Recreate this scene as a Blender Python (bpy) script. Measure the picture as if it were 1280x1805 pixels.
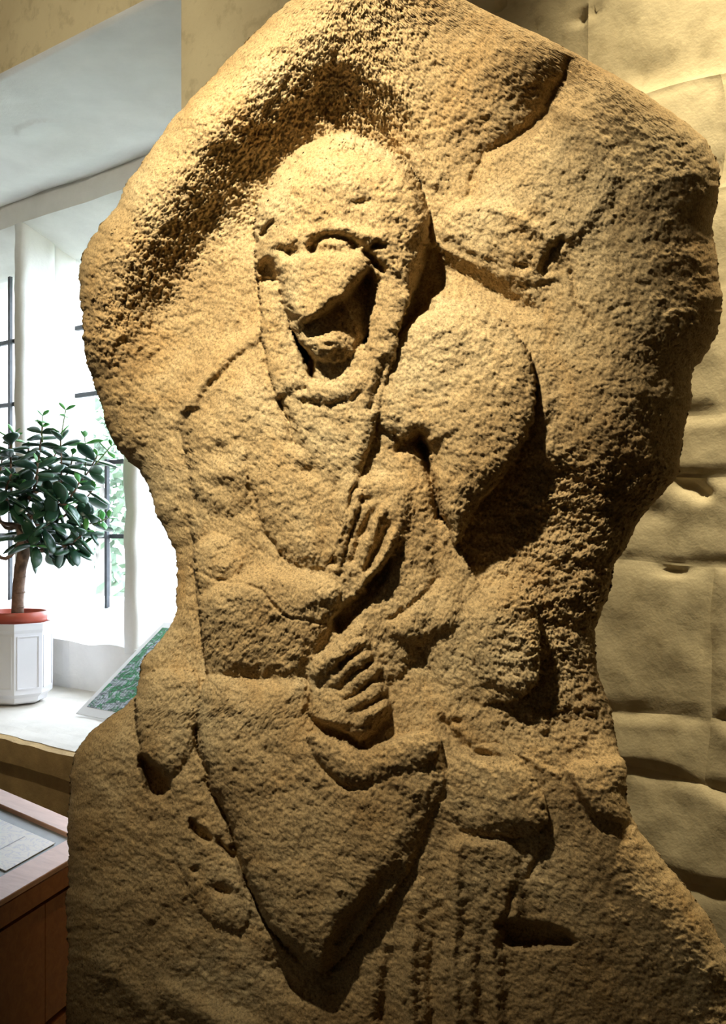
import bpy, bmesh, math, random
import numpy as np
from mathutils import Vector, Matrix, noise as mnoise

for o in list(bpy.data.objects):
    bpy.data.objects.remove(o)
SC = bpy.context.scene
COL = SC.collection
random.seed(7)

# ------------------------------------------------------------------ camera
F = 1805.0            # focal length in pixels of the 1280x1805 frame
HZ = 925.0            # horizon row
EYE = 1.5
cam_d = bpy.data.cameras.new('camera')
cam = bpy.data.objects.new('camera', cam_d)
COL.objects.link(cam)
cam.location = (0, 0, EYE)
cam.rotation_euler = (math.pi / 2, 0, 0)
cam_d.sensor_fit = 'VERTICAL'
cam_d.sensor_height = 36.0
cam_d.lens = 36.0 * F / 1805.0
cam_d.shift_y = (HZ - 902.5) / 1805.0
cam_d.clip_start = 0.05
SC.camera = cam

# ------------------------------------------------------------------ world, lights, exposure
SC.view_settings.view_transform = 'Standard'
SC.view_settings.look = 'None'
SC.view_settings.gamma = 1.0
SC.view_settings.use_curve_mapping = False
SC.view_settings.exposure = 0.0

world = bpy.data.worlds.new('overcast_sky')
SC.world = world
world.use_nodes = True
bg = world.node_tree.nodes['Background']
bg.inputs[0].default_value = (0.78, 0.87, 1.0, 1)
bg.inputs[1].default_value = 20.0


def spot(name, loc, target, power, color, angle, blend, radius):
    d = bpy.data.lights.new(name, 'SPOT')
    d.energy = power
    d.color = color
    d.spot_size = math.radians(angle)
    d.spot_blend = blend
    d.shadow_soft_size = radius
    o = bpy.data.objects.new(name, d)
    COL.objects.link(o)
    o.location = loc
    o.rotation_euler = (Vector(target) - Vector(loc)).to_track_quat('-Z', 'Y').to_euler()
    return o


WARM = (1.0, 0.89, 0.66)
spot('spotlight_on_relief', (-0.40, 0.42, EYE + 1.25), (-0.08, 1.30, EYE + 0.31), 265, WARM, 44, 1.0, 0.018)
spot('spotlight_on_wall', (0.58, 1.12, EYE + 1.84), (0.55, 1.70, EYE + 0.05), 225, (1.0, 0.85, 0.56), 62, 1.0, 0.04)
spot('alcove_fill_spot', (-0.95, 0.75, EYE + 1.22), (-1.15, 2.9, EYE + 0.9), 105, WARM, 90, 1.0, 0.04)  # unseen lamp, added to brighten the lintel and the window wall

# ------------------------------------------------------------------ frame of the room
# the masonry wall runs along W (to the left and away), A points into the wall
W = np.array([-2200.0, 1805.0]); W /= np.linalg.norm(W)
A = np.array([-W[1] * -1, -W[0]])          # (0.634, 0.773)
Q = 1.17            # metres per unit of the wall frame
WALL = 1.48          # distance of the wall face from the camera
WIN = 2.088          # inner face of the window wall
GLASS = 2.32


def wp(s, d, z):
    """wall frame (along, into, height above the eye) -> world"""
    return (Q * (W[0] * s + A[0] * d), Q * (W[1] * s + A[1] * d), EYE + Q * z)


def px_wall(u, v, d):
    """where the line of sight of a photo pixel meets the plane at distance d"""
    x = (u - 640) / F
    y = d / (A[0] * x + A[1])
    return x * y * W[0] + y * W[1], (HZ - v) / F * y        # s, z


# ------------------------------------------------------------------ materials
def mat(name):
    m = bpy.data.materials.new(name)
    m.use_nodes = True
    return m, m.node_tree.nodes, m.node_tree.links, m.node_tree.nodes['Principled BSDF']


def noise_node(N, L, scale, detail=6, rough=0.6, coord=None, dist=0.0):
    t = N.new('ShaderNodeTexNoise')
    t.inputs['Scale'].default_value = scale
    t.inputs['Detail'].default_value = detail
    t.inputs['Roughness'].default_value = rough
    t.inputs['Distortion'].default_value = dist
    if coord is not None:
        L.new(coord, t.inputs['Vector'])
    return t


def ramp(N, L, src, stops):
    r = N.new('ShaderNodeValToRGB')
    e = r.color_ramp.elements
    while len(e) > 1:
        e.remove(e[-1])
    e[0].position = stops[0][0]; e[0].color = (*stops[0][1], 1)
    for p, c in stops[1:]:
        k = e.new(p); k.color = (*c, 1)
    L.new(src, r.inputs[0])
    return r


def mixc(N, L, fac, a, b, mode='MIX'):
    m = N.new('ShaderNodeMix')
    m.data_type = 'RGBA'
    m.blend_type = mode
    for sock, v in ((m.inputs[0], fac), (m.inputs[6], a), (m.inputs[7], b)):
        if hasattr(v, 'is_linked') or hasattr(v, 'links'):
            L.new(v, sock)
        elif isinstance(v, (int, float)):
            sock.default_value = v
        else:
            sock.default_value = (*v, 1)
    return m.outputs[2]


def bump(N, L, h, strength, dist, normal=None):
    b = N.new('ShaderNodeBump')
    b.inputs['Strength'].default_value = strength
    b.inputs['Distance'].default_value = dist
    L.new(h, b.inputs['Height'])
    if normal is not None:
        L.new(normal, b.inputs['Normal'])
    return b.outputs[0]


def simple(name, color, rough=0.6, var=0.12, scale=12, bstr=0.15, bdist=0.004, bscale=60, spec=0.3):
    m, N, L, P = mat(name)
    tc = N.new('ShaderNodeTexCoord').outputs['Object']
    n = noise_node(N, L, scale, 5, 0.6, tc)
    lo = tuple(c * (1 - var) for c in color); hi = tuple(min(1, c * (1 + var)) for c in color)
    r = ramp(N, L, n.outputs['Fac'], [(0.3, lo), (0.7, hi)])
    L.new(r.outputs[0], P.inputs['Base Color'])
    P.inputs['Roughness'].default_value = rough
    P.inputs['Specular IOR Level'].default_value = spec
    n2 = noise_node(N, L, bscale, 5, 0.65, tc)
    L.new(bump(N, L, n2.outputs['Fac'], bstr, bdist), P.inputs['Normal'])
    return m


def sandstone():
    m, N, L, P = mat('carved_sandstone')
    tc = N.new('ShaderNodeTexCoord').outputs['Object']
    big = noise_node(N, L, 4.5, 5, 0.6, tc, 0.4)
    c1 = ramp(N, L, big.outputs['Fac'], [(0.30, (0.25, 0.160, 0.068)), (0.52, (0.36, 0.255, 0.125)), (0.72, (0.46, 0.357, 0.200))])
    och = noise_node(N, L, 8.0, 6, 0.7, tc, 0.8)
    f = ramp(N, L, och.outputs['Fac'], [(0.52, (0, 0, 0)), (0.70, (0.6, 0.6, 0.6))])
    c2 = mixc(N, L, f.outputs[0], c1.outputs[0], (0.36, 0.222, 0.085))
    grain = noise_node(N, L, 330, 4, 0.75, tc)
    g = ramp(N, L, grain.outputs['Fac'], [(0.30, (0.30, 0.28, 0.26)), (0.48, (0.92, 0.92, 0.92)), (0.66, (1.35, 1.33, 1.28))])
    c3 = mixc(N, L, 1.0, c2, g.outputs[0], 'MULTIPLY')
    L.new(c3, P.inputs['Base Color'])
    P.inputs['Roughness'].default_value = 0.85
    P.inputs['Specular IOR Level'].default_value = 0.22
    m1 = noise_node(N, L, 230, 6, 0.7, tc)
    b1 = bump(N, L, m1.outputs['Fac'], 0.32, 0.0034)
    b2 = bump(N, L, grain.outputs['Fac'], 0.45, 0.002, b1)
    L.new(b2, P.inputs['Normal'])
    return m


def limewash():
    m, N, L, P = mat('cream_limewash')
    tc = N.new('ShaderNodeTexCoord').outputs['Object']
    n = noise_node(N, L, 3.2, 6, 0.6, tc)
    c = ramp(N, L, n.outputs['Fac'], [(0.3, (0.60, 0.50, 0.31)), (0.6, (0.72, 0.62, 0.40))])
    n2 = noise_node(N, L, 26, 5, 0.6, tc)
    d = ramp(N, L, n2.outputs['Fac'], [(0.33, (0.72, 0.70, 0.66)), (0.48, (1, 1, 1))])
    L.new(mixc(N, L, 0.6, c.outputs[0], d.outputs[0], 'MULTIPLY'), P.inputs['Base Color'])
    P.inputs['Roughness'].default_value = 0.75
    P.inputs['Specular IOR Level'].default_value = 0.25
    n3 = noise_node(N, L, 34, 6, 0.62, tc)
    L.new(bump(N, L, n3.outputs['Fac'], 0.28, 0.008), P.inputs['Normal'])
    return m


def wood(name, a, b, rough=0.42):
    m, N, L, P = mat(name)
    tc = N.new('ShaderNodeTexCoord').outputs['Object']
    mp = N.new('ShaderNodeMapping')
    mp.inputs['Scale'].default_value = (3, 26, 26)
    L.new(tc, mp.inputs[0])
    n = noise_node(N, L, 2.2, 6, 0.65, mp.outputs[0], 0.8)
    r = ramp(N, L, n.outputs['Fac'], [(0.3, a), (0.7, b)])
    L.new(r.outputs[0], P.inputs['Base Color'])
    P.inputs['Roughness'].default_value = rough
    L.new(bump(N, L, n.outputs['Fac'], 0.1, 0.002), P.inputs['Normal'])
    return m


M_STONE = sandstone()
M_LIME = limewash()
M_PLASTER = simple('white_plaster', (0.78, 0.77, 0.74), 0.8, 0.07, 5, 0.25, 0.006, 40)
M_SILL = simple('painted_sill_stone', (0.66, 0.62, 0.55), 0.7, 0.1, 7, 0.2, 0.004, 60)
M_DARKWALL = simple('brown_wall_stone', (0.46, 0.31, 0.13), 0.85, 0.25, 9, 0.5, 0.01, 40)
M_FLOOR = simple('flagstone_floor', (0.16, 0.13, 0.10), 0.6, 0.25, 4, 0.2, 0.005, 30)
M_CEIL = simple('ceiling_plaster', (0.55, 0.48, 0.36), 0.8, 0.06, 4)
M_IRON = simple('dark_window_iron', (0.05, 0.055, 0.06), 0.5, 0.2, 40, 0.1, 0.001, 200)
M_POT = simple('white_glazed_pot', (0.80, 0.80, 0.84), 0.28, 0.03, 6, 0.02, 0.001, 60, 0.5)
M_RED = simple('red_plastic_pot', (0.42, 0.085, 0.05), 0.4, 0.15, 10, 0.05, 0.001, 80, 0.4)
M_SOIL = simple('gritty_soil', (0.22, 0.19, 0.17), 0.9, 0.7, 160, 0.9, 0.006, 180)
M_BARK = simple('jade_bark', (0.20, 0.125, 0.085), 0.75, 0.35, 60, 0.5, 0.004, 110)
M_TWIG = simple('young_green_twig', (0.17, 0.24, 0.09), 0.6, 0.25, 60, 0.2, 0.002, 110)
M_PLINTH = simple('plinth_stone', (0.17, 0.14, 0.10), 0.8, 0.2, 6)
M_CREAMROOM = simple('room_plaster', (0.55, 0.47, 0.33), 0.8, 0.08, 4)
M_WOOD_TOP = wood('pale_cherry_wood', (0.62, 0.35, 0.26), (0.78, 0.49, 0.38))
M_WOOD = wood('red_brown_wood', (0.20, 0.065, 0.018), (0.32, 0.115, 0.035))
M_BLACK = simple('black_shadow_gap', (0.012, 0.010, 0.009), 0.7, 0.1, 10)


def leaf_mat(name, a, b):
    m, N, L, P = mat(name)
    oi = N.new('ShaderNodeObjectInfo')
    tc = N.new('ShaderNodeTexCoord').outputs['Object']
    n = noise_node(N, L, 30, 4, 0.6, tc)
    c = mixc(N, L, oi.outputs['Random'], a, b)
    d = ramp(N, L, n.outputs['Fac'], [(0.3, (0.8, 0.8, 0.8)), (0.7, (1.1, 1.1, 1.1))])
    L.new(mixc(N, L, 1.0, c, d.outputs[0], 'MULTIPLY'), P.inputs['Base Color'])
    P.inputs['Roughness'].default_value = 0.33
    P.inputs['Specular IOR Level'].default_value = 0.55
    P.inputs['Subsurface Weight'].default_value = 0.15
    P.inputs['Subsurface Radius'].default_value = (0.004, 0.008, 0.002)
    P.inputs['Subsurface Scale'].default_value = 1.0
    return m


M_LEAF = leaf_mat('jade_leaf', (0.016, 0.060, 0.034), (0.035, 0.105, 0.050))
M_LEAF_Y = leaf_mat('young_jade_leaf', (0.06, 0.26, 0.05), (0.10, 0.34, 0.07))


def pane_mat():
    m, N, L, P = mat('window_glass')
    out = N['Material Output']
    tr = N.new('ShaderNodeBsdfTransparent')
    tr.inputs[0].default_value = (0.95, 0.96, 0.97, 1)
    gl = N.new('ShaderNodeBsdfGlossy')
    gl.inputs['Roughness'].default_value = 0.05
    mx = N.new('ShaderNodeMixShader')
    mx.inputs[0].default_value = 0.05
    L.new(tr.outputs[0], mx.inputs[1]); L.new(gl.outputs[0], mx.inputs[2])
    L.new(mx.outputs[0], out.inputs[0])
    return m


M_GLASS = pane_mat()


# ------------------------------------------------------------------ mesh helpers
def tag(o, label=None, cat=None, group=None, kind=None):
    if label: o['label'] = label
    if cat: o['category'] = cat
    if group: o['group'] = group
    if kind: o['kind'] = kind
    return o


def link(name, me, m=None, parent=None):
    o = bpy.data.objects.new(name, me)
    COL.objects.link(o)
    if me is not None and m is not None and not me.materials:
        me.materials.append(m)
    if parent is not None:
        o.parent = parent
    return o


def from_bm(name, bm, m, parent=None, smooth=False):
    bmesh.ops.recalc_face_normals(bm, faces=bm.faces)
    me = bpy.data.meshes.new(name)
    bm.to_mesh(me); bm.free()
    if smooth:
        me.polygons.foreach_set('use_smooth', [True] * len(me.polygons))
    return link(name, me, m, parent)


def empty(name, loc):
    o = bpy.data.objects.new(name, None)
    o.empty_display_size = 0.05
    COL.objects.link(o)
    o.location = loc
    return o


def add_hex(bm, c):
    """c: 8 corners, bottom four then top four, same turn"""
    v = [bm.verts.new(p) for p in c]
    for f in ((0, 1, 2, 3), (7, 6, 5, 4), (0, 4, 5, 1), (1, 5, 6, 2), (2, 6, 7, 3), (3, 7, 4, 0)):
        bm.faces.new([v[i] for i in f])
    return v


def wall_box(bm, s0, s1, d0, d1, z0, z1):
    return add_hex(bm, [wp(s0, d0, z0), wp(s1, d0, z0), wp(s1, d1, z0), wp(s0, d1, z0),
                        wp(s0, d0, z1), wp(s1, d0, z1), wp(s1, d1, z1), wp(s0, d1, z1)])


def n3(p, sc, seed=0.0):
    return mnoise.noise(Vector((p[0] * sc + seed, p[1] * sc - seed, p[2] * sc + 2 * seed)))


def rough_extrude(bm, prof, s0, s1, ns, amp, sc=9.0, seed=0.0):
    """closed profile of (d, z) run along the wall, hand-plastered: edges wander"""
    # resample the profile
    pts = []
    n = len(prof)
    for i in range(n):
        a, b = prof[i], prof[(i + 1) % n]
        k = max(1, int(math.hypot(b[0] - a[0], b[1] - a[1]) / 0.035))
        k = min(k, 48)
        for j in range(k):
            t = j / k
            pts.append((a[0] + (b[0] - a[0]) * t, a[1] + (b[1] - a[1]) * t))
    rings = []
    for i in range(ns + 1):
        s = s0 + (s1 - s0) * i / ns
        ring = []
        for d, z in pts:
            q = (s, d, z)
            ring.append(bm.verts.new(wp(s + amp * 0.6 * n3(q, sc, seed + 5), d + amp * n3(q, sc, seed),
                                        z + amp * n3(q, sc, seed + 9))))
        rings.append(ring)
    m = len(pts)
    for i in range(ns):
        for j in range(m):
            bm.faces.new((rings[i][j], rings[i][(j + 1) % m], rings[i + 1][(j + 1) % m], rings[i + 1][j]))
    bm.faces.new(rings[0]); bm.faces.new(rings[-1][::-1])


def tube(bm, pts, radii, seg=8, cap=True):
    pts = [Vector(p) for p in pts]
    rings = []
    up = Vector((0.3, 0.2, 1)).normalized()
    for i, p in enumerate(pts):
        t = (pts[min(i + 1, len(pts) - 1)] - pts[max(i - 1, 0)]).normalized()
        a = t.cross(up)
        if a.length < 1e-3: a = t.cross(Vector((1, 0, 0)))
        a.normalize(); b = t.cross(a)
        r = radii[i] if hasattr(radii, '__len__') else radii
        rings.append([bm.verts.new(p + a * math.cos(2 * math.pi * k / seg) * r + b * math.sin(2 * math.pi * k / seg) * r) for k in range(seg)])
    for i in range(len(rings) - 1):
        for k in range(seg):
            bm.faces.new((rings[i][k], rings[i][(k + 1) % seg], rings[i + 1][(k + 1) % seg], rings[i + 1][k]))
    if cap:
        bm.faces.new(rings[0][::-1]); bm.faces.new(rings[-1])


# ------------------------------------------------------------------ the room
S_JAMB, S_END = 1.731, 4.30
Z_LINT, Z_SILL, Z_CEIL, Z_FLOOR = 1.181, -0.561, 1.62, -EYE / Q
S_RIGHT, S_LEFT, D_BACK = -2.2, 5.2, -2.6

bm = bmesh.new()
wall_box(bm, S_RIGHT, S_JAMB, WALL + 0.03, 2.6, Z_FLOOR, Z_CEIL)                # masonry behind the relief
wall_box(bm, S_JAMB, S_LEFT, WALL, 2.6, Z_LINT + 0.008, Z_CEIL)          # over the alcove
wall_box(bm, S_END, S_LEFT, WALL, 2.6, Z_FLOOR, Z_LINT + 0.02)
o = from_bm('wall_back', bm, M_LIME); tag(o, kind='structure'); WALLBACK = o

bm = bmesh.new()
wall_box(bm, S_JAMB, S_END, WALL + 0.05, 2.6, Z_FLOOR, Z_SILL - 0.075)
o = from_bm('wall_under_window', bm, M_DARKWALL); tag(o, kind='structure')

bm = bmesh.new()
rough_extrude(bm, [(WALL + 0.03, Z_SILL - 0.07), (WALL + 0.03, Z_SILL), (WIN + 0.03, Z_SILL), (WIN + 0.03, Z_SILL - 0.07)], S_JAMB, S_END, 70, 0.004, 11, 3)
o = from_bm('trim_1', bm, M_SILL, smooth=False); tag(o, kind='structure')

bm = bmesh.new()
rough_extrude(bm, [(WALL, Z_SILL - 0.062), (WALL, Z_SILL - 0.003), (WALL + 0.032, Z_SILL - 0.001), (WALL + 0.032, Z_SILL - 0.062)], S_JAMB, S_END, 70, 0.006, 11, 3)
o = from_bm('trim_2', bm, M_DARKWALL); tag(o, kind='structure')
bm = bmesh.new()
add_hex(bm, [wp(*p) for p in ((-30, 2.62, -1.45), (40, 2.62, -1.45), (40, 45, -1.45), (-30, 45, -1.45), (-30, 2.62, Z_FLOOR - 0.03), (40, 2.62, Z_FLOOR - 0.03), (40, 45, Z_FLOOR - 0.03), (-30, 45, Z_FLOOR - 0.03))])
o = from_bm('outdoor_lawn', bm, simple('lawn', (0.07, 0.085, 0.05), 0.9, 0.4, 3)); tag(o, kind='structure')
for nm, a, b in (('floor', (S_RIGHT - .2, S_LEFT + .2, D_BACK - .2, 2.6), (Z_FLOOR - 0.1, Z_FLOOR)),
                 ('ceiling', (S_RIGHT - .2, S_LEFT + .2, D_BACK - .2, 2.6), (Z_CEIL, Z_CEIL + 0.1))):
    bm = bmesh.new(); wall_box(bm, a[0], a[1], a[2], a[3], b[0], b[1])
    tag(from_bm(nm, bm, M_FLOOR if nm == 'floor' else M_CEIL), kind='structure')
for nm, a in (('wall_left', (S_LEFT, S_LEFT + .2, D_BACK, 2.6)), ('wall_right', (S_RIGHT - .2, S_RIGHT, D_BACK, 2.6)),
              ('wall_front', (S_RIGHT - .2, S_LEFT + .2, D_BACK - .2, D_BACK))):
    bm = bmesh.new(); wall_box(bm, *a, Z_FLOOR, Z_CEIL)
    tag(from_bm(nm, bm, M_CREAMROOM), kind='structure')

# plastered soffit of the alcove
bm = bmesh.new()
ns, nd = 220, 64
g = []
for i in range(ns + 1):
    s = S_JAMB + (S_END - S_JAMB) * i / ns
    row = []
    for j in range(nd + 1):
        d = WALL + (WIN + 0.02 - WALL) * j / nd
        z = Z_LINT + min(1, (d - WALL) / 0.12) * (0.006 * n3((s, d, 0), 3.0, 1) + 0.002 * n3((s, d, 0), 14, 2)) + (0.0075 if j == 0 else 0)
        t = (d - (WIN - 0.15)) / 0.10
        z -= 0.018 * math.exp(-t * t) if t < 1.5 else 0.0
        e = math.hypot((s - 2.69) / 0.10, (d - 1.765) / 0.07)
        z -= 0.005 * max(0, min(1, (1 - e) / 0.06)) * max(0, min(1, (1.775 - d) / 0.05 + .3))
        if j == 0: z += 0.0
        row.append(bm.verts.new(wp(s, d - (0.001 if j == 0 else 0), z)))
    g.append(row)
for i in range(ns):
    for j in range(nd):
        bm.faces.new((g[i][j], g[i][j + 1], g[i + 1][j + 1], g[i + 1][j]))
o = from_bm('ceiling_alcove', bm, M_PLASTER, smooth=True); tag(o, kind='structure')

# window wall: apron, head, mullions, end piers
LIGHTS = [(2.085, 2.667), (2.732, 3.315), (3.375, 3.955)]
Z_HEAD, Z_HEADG, Z_APR, Z_APRG = 1.097, 1.006, -0.40, -0.285
bm = bmesh.new()
rough_extrude(bm, [(WIN, Z_SILL - 0.04), (WIN, Z_APR), (GLASS + .02, Z_APRG), (2.5, Z_APRG), (2.5, Z_SILL - 0.04)], S_JAMB, S_END, 70, 0.012, 8, 11)
rough_extrude(bm, [(WIN, 1.24), (WIN, Z_HEAD), (GLASS + .02, Z_HEADG), (2.5, Z_HEADG), (2.5, 1.24)], S_JAMB, S_END, 70, 0.006, 8, 21)
o = from_bm('wall_window', bm, M_PLASTER, smooth=False); tag(o, kind='structure'); WWIN = o


def rough_post(name, s0, s1, d0, d1, z0, z1, amp, seed, parent=None):
    bm = bmesh.new()
    prof = []
    for (a, b) in (((s0, d0), (s1, d0)), ((s1, d0), (s1, d1)), ((s1, d1), (s0, d1)), ((s0, d1), (s0, d0))):
        k = max(2, int(math.hypot(b[0] - a[0], b[1] - a[1]) / 0.015))
        for j in range(k):
            prof.append((a[0] + (b[0] - a[0]) * j / k, a[1] + (b[1] - a[1]) * j / k))
    nz = 46
    rings = []
    for i in range(nz + 1):
        z = z0 + (z1 - z0) * i / nz
        ring = []
        for s, d in prof:
            # soften the corners a little
            ss, dd = s, d
            cs = min(abs(s - s0), abs(s - s1)); cd = min(abs(d - d0), abs(d - d1))
            if cs < 0.008 and cd < 0.008:
                ss += 0.005 if s < (s0 + s1) / 2 else -0.005
                dd += 0.005 if d < (d0 + d1) / 2 else -0.005
            q = (s, d, z)
            ring.append(bm.verts.new(wp(ss + amp * n3(q, 10, seed), dd + amp * n3(q, 10, seed + 4), z)))
        rings.append(ring)
    m = len(prof)
    for i in range(nz):
        for j in range(m):
            bm.faces.new((rings[i][j], rings[i][(j + 1) % m], rings[i + 1][(j + 1) % m], rings[i + 1][j]))
    bm.faces.new(rings[0]); bm.faces.new(rings[-1][::-1])
    return from_bm(name, bm, M_PLASTER, parent, smooth=True)


for i, (a, b) in enumerate(((2.667, 2.732), (3.315, 3.375))):
    rough_post('mullion', a, b, WIN, WIN + 0.146, -0.42, 1.10, 0.007, 31 + i, WWIN)
    rough_post('mullion', a + 0.012, b - 0.012, WIN + 0.146, WIN + 0.33, -0.42, 1.10, 0.006, 41 + i, WWIN)
rough_post('window_jamb', S_JAMB - 0.02, LIGHTS[0][0], WIN, 2.5, -0.45, 1.15, 0.008, 51, WWIN)
rough_post('window_jamb', LIGHTS[-1][1], S_END + 0.02, WIN, 2.5, -0.45, 1.15, 0.008, 53, WWIN)

BAR_Z = [0.746, 0.490, 0.230, -0.042]
for k, (a, b) in enumerate(LIGHTS):
    root = empty('window_%d' % (k + 1), wp((a + b) / 2, GLASS, Z_APRG))
    tag(root, kind='structure')
    inv = Matrix.Translation(-root.location)

    def part(nm, bm, m):
        bmesh.ops.transform(bm, matrix=inv, verts=bm.verts)
        return from_bm(nm, bm, m, root)
    for z in BAR_Z:
        bm = bmesh.new(); wall_box(bm, a + 0.002, b - 0.002, GLASS - 0.008, GLASS + 0.008, z - 0.008, z + 0.008); part('saddle_bar', bm, M_IRON)
    sv = b - 0.212
    bm = bmesh.new(); wall_box(bm, sv - 0.007, sv + 0.007, GLASS - 0.022, GLASS - 0.009, Z_APRG - 0.02, 0.24 if k < 2 else Z_HEADG); part('upright_bar', bm, M_IRON)
    zs = [Z_APRG - 0.02] + BAR_Z[::-1] + [Z_HEADG + 0.02]
    for z0, z1 in zip(zs[:-1], zs[1:]):
        bm = bmesh.new(); wall_box(bm, a, b, GLASS - 0.002, GLASS + 0.002, z0 + 0.008, z1 - 0.008); part('pane', bm, M_GLASS)
    # sampling aid for the daylight coming through this opening
    pl = bpy.data.lights.new('daylight_portal', 'AREA')
    pl.shape = 'RECTANGLE'; pl.size = Q * (b - a); pl.size_y = Q * (Z_HEADG - Z_APRG)
    pl.cycles.is_portal = True
    po = bpy.data.objects.new('daylight_portal', pl); COL.objects.link(po)
    c = Vector(wp((a + b) / 2, GLASS + 0.06, (Z_HEADG + Z_APRG) / 2))
    po.location = c
    po.rotation_euler = Vector((-A[0], -A[1], 0)).to_track_quat('-Z', 'Y').to_euler()

# ------------------------------------------------------------------ painted masonry blocks of the wall
DENTS = []
for (u, v, ru, rv, dep) in ((1030, 27, 22, 9, 0.016), (881, 12, 6, 22, 0.02), (945, 46, 5, 5, 0.012), (1250, 300, 30, 24, 0.006), (1130, 130, 40, 30, 0.006),
                            (1215, 930 - 75, 22, 14, 0.014), (1240, 870, 16, 12, 0.016), (1190, 1003, 22, 8, 0.014), (1150, 905, 30, 20, 0.006)):
    s, z = px_wall(u, v, WALL)
    y = WALL / (A[0] * (u - 640) / F + A[1])
    DENTS.append((s, z, ru / F * y * 1.0, rv / F * y, dep))


def block(quad, h, seed, nx=34, ny=26):
    """quad: (s,z) corners bl, br, tr, tl as seen from the room; h: how far it stands proud"""
    (b0, b1, t1, t0) = quad
    bm = bmesh.new()
    g = []
    ws = abs(b1[0] - b0[0]); hz = abs(t0[1] - b0[1])
    for j in range(ny + 1):
        q = j / ny
        row = []
        for i in range(nx + 1):
            p = i / nx
            s = (b0[0] * (1 - p) + b1[0] * p) * (1 - q) + (t0[0] * (1 - p) + t1[0] * p) * q
            z = (b0[1] * (1 - p) + b1[1] * p) * (1 - q) + (t0[1] * (1 - p) + t1[1] * p) * q
            # joints wander; neighbours share the same wandering edge
            zl, zh = b0[1], t0[1]
            s += (0.014 * n3((b0[0], z, 0), 9, b0[0]) * (1 - p) if b0[0] < S_JAMB - 0.01 else 0) + 0.014 * n3((b1[0], z, 0), 9, b1[0]) * p
            z += 0.016 * n3((s, zl, 0), 5, zl) * (1 - q) + 0.016 * n3((s, zh, 0), 5, zh) * q
            e = min(min(p, 1 - p) * ws, min(q, 1 - q) * hz)
            e += 0.007 * n3((s, z, seed), 14, seed) + 0.010
            k = max(0.0, min(1.0, e / 0.034)); k = k * k * (3 - 2 * k)
            d = WALL + 0.004 - k * (h + 0.006 * n3((s, z, seed), 6, seed + 3) + 0.003 * n3((s, z, seed), 22, seed + 8))
            for (ds, dz, rs, rz, dep) in DENTS:
                w = ((s - ds) / rs) ** 2 + ((z - dz) / rz) ** 2
                if w < 6: d += dep * math.exp(-w)
            if min(i, j, nx - i, ny - j) == 0: d = WALL + 0.002
            row.append(bm.verts.new(wp(s, d, z)))
        g.append(row)
    for j in range(ny):
        for i in range(nx):
            bm.faces.new((g[j][i], g[j][i + 1], g[j + 1][i + 1], g[j + 1][i]))
    me = bpy.data.meshes.new('stone_block')
    bm.normal_update()
    bm.to_mesh(me); bm.free()
    me.polygons.foreach_set('use_smooth', [True] * len(me.polygons))
    # face the room
    if me.polygons[len(me.polygons) // 2].normal.dot(Vector((-A[0], -A[1], 0))) < 0:
        me.flip_normals()
    return link('stone_block', me, M_LIME, WALLBACK)


rng = random.Random(4)
courses = [-1.28, -0.98, -0.76, -0.532, -0.383, -0.287, -0.064, 0.072, 0.166, 0.345, 0.49, 0.66, 0.86, 1.05, 1.24, 1.46, 1.61]
for ci in range(len(courses) - 1):
    z0, z1 = courses[ci], courses[ci + 1]
    cuts = [-2.15]
    while cuts[-1] < 1.45:
        cuts.append(cuts[-1] + rng.uniform(0.22, 0.42))
    cuts[-1] = S_JAMB
    if ci == 5: cuts = [-2.15, -1.8, -1.45, -1.1, -0.75, -0.3, 0.08, 0.335, 0.560, 0.80, 1.15, 1.4, S_JAMB]
    if ci == 6: cuts = [-2.15, -1.75, -1.5, -1.15, -0.75, -0.35, 0.1, 0.45, 0.705, 1.0, 1.3, S_JAMB]
    soft = 0.0065 if z0 < 0.3 else 0.002
    for a, b in zip(cuts[:-1], cuts[1:]):
        j = lambda: 0.0
        gp = 0.0
        block([(b - gp, z0 + gp + j()), (a + gp, z0 + gp + j()), (a + gp, z1 - gp + j()), (b - gp, z1 - gp + j())],
              soft + rng.uniform(-0.002, 0.003), rng.uniform(0, 60), *((34, 26) if b > 0.1 else (16, 12)))

# ------------------------------------------------------------------ the carved standing stone
exec_sculpt = True


def catmull(p, closed=True, k=5):
    p = [np.array(q, float) for q in p]
    n = len(p); out = []
    rng_ = range(n) if closed else range(n - 1)
    for i in rng_:
        if closed:
            a, b, c, d = p[i - 1], p[i], p[(i + 1) % n], p[(i + 2) % n]
        else:
            a, b, c, d = p[max(i - 1, 0)], p[i], p[i + 1], p[min(i + 2, n - 1)]
        for j in range(k):
            t = j / k
            out.append(0.5 * ((2 * b) + (c - a) * t + (2 * a - 5 * b + 4 * c - d) * t * t + (3 * b - a - 3 * c + d) * t ** 3))
    if not closed: out.append(p[-1])
    return np.array(out)


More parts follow.
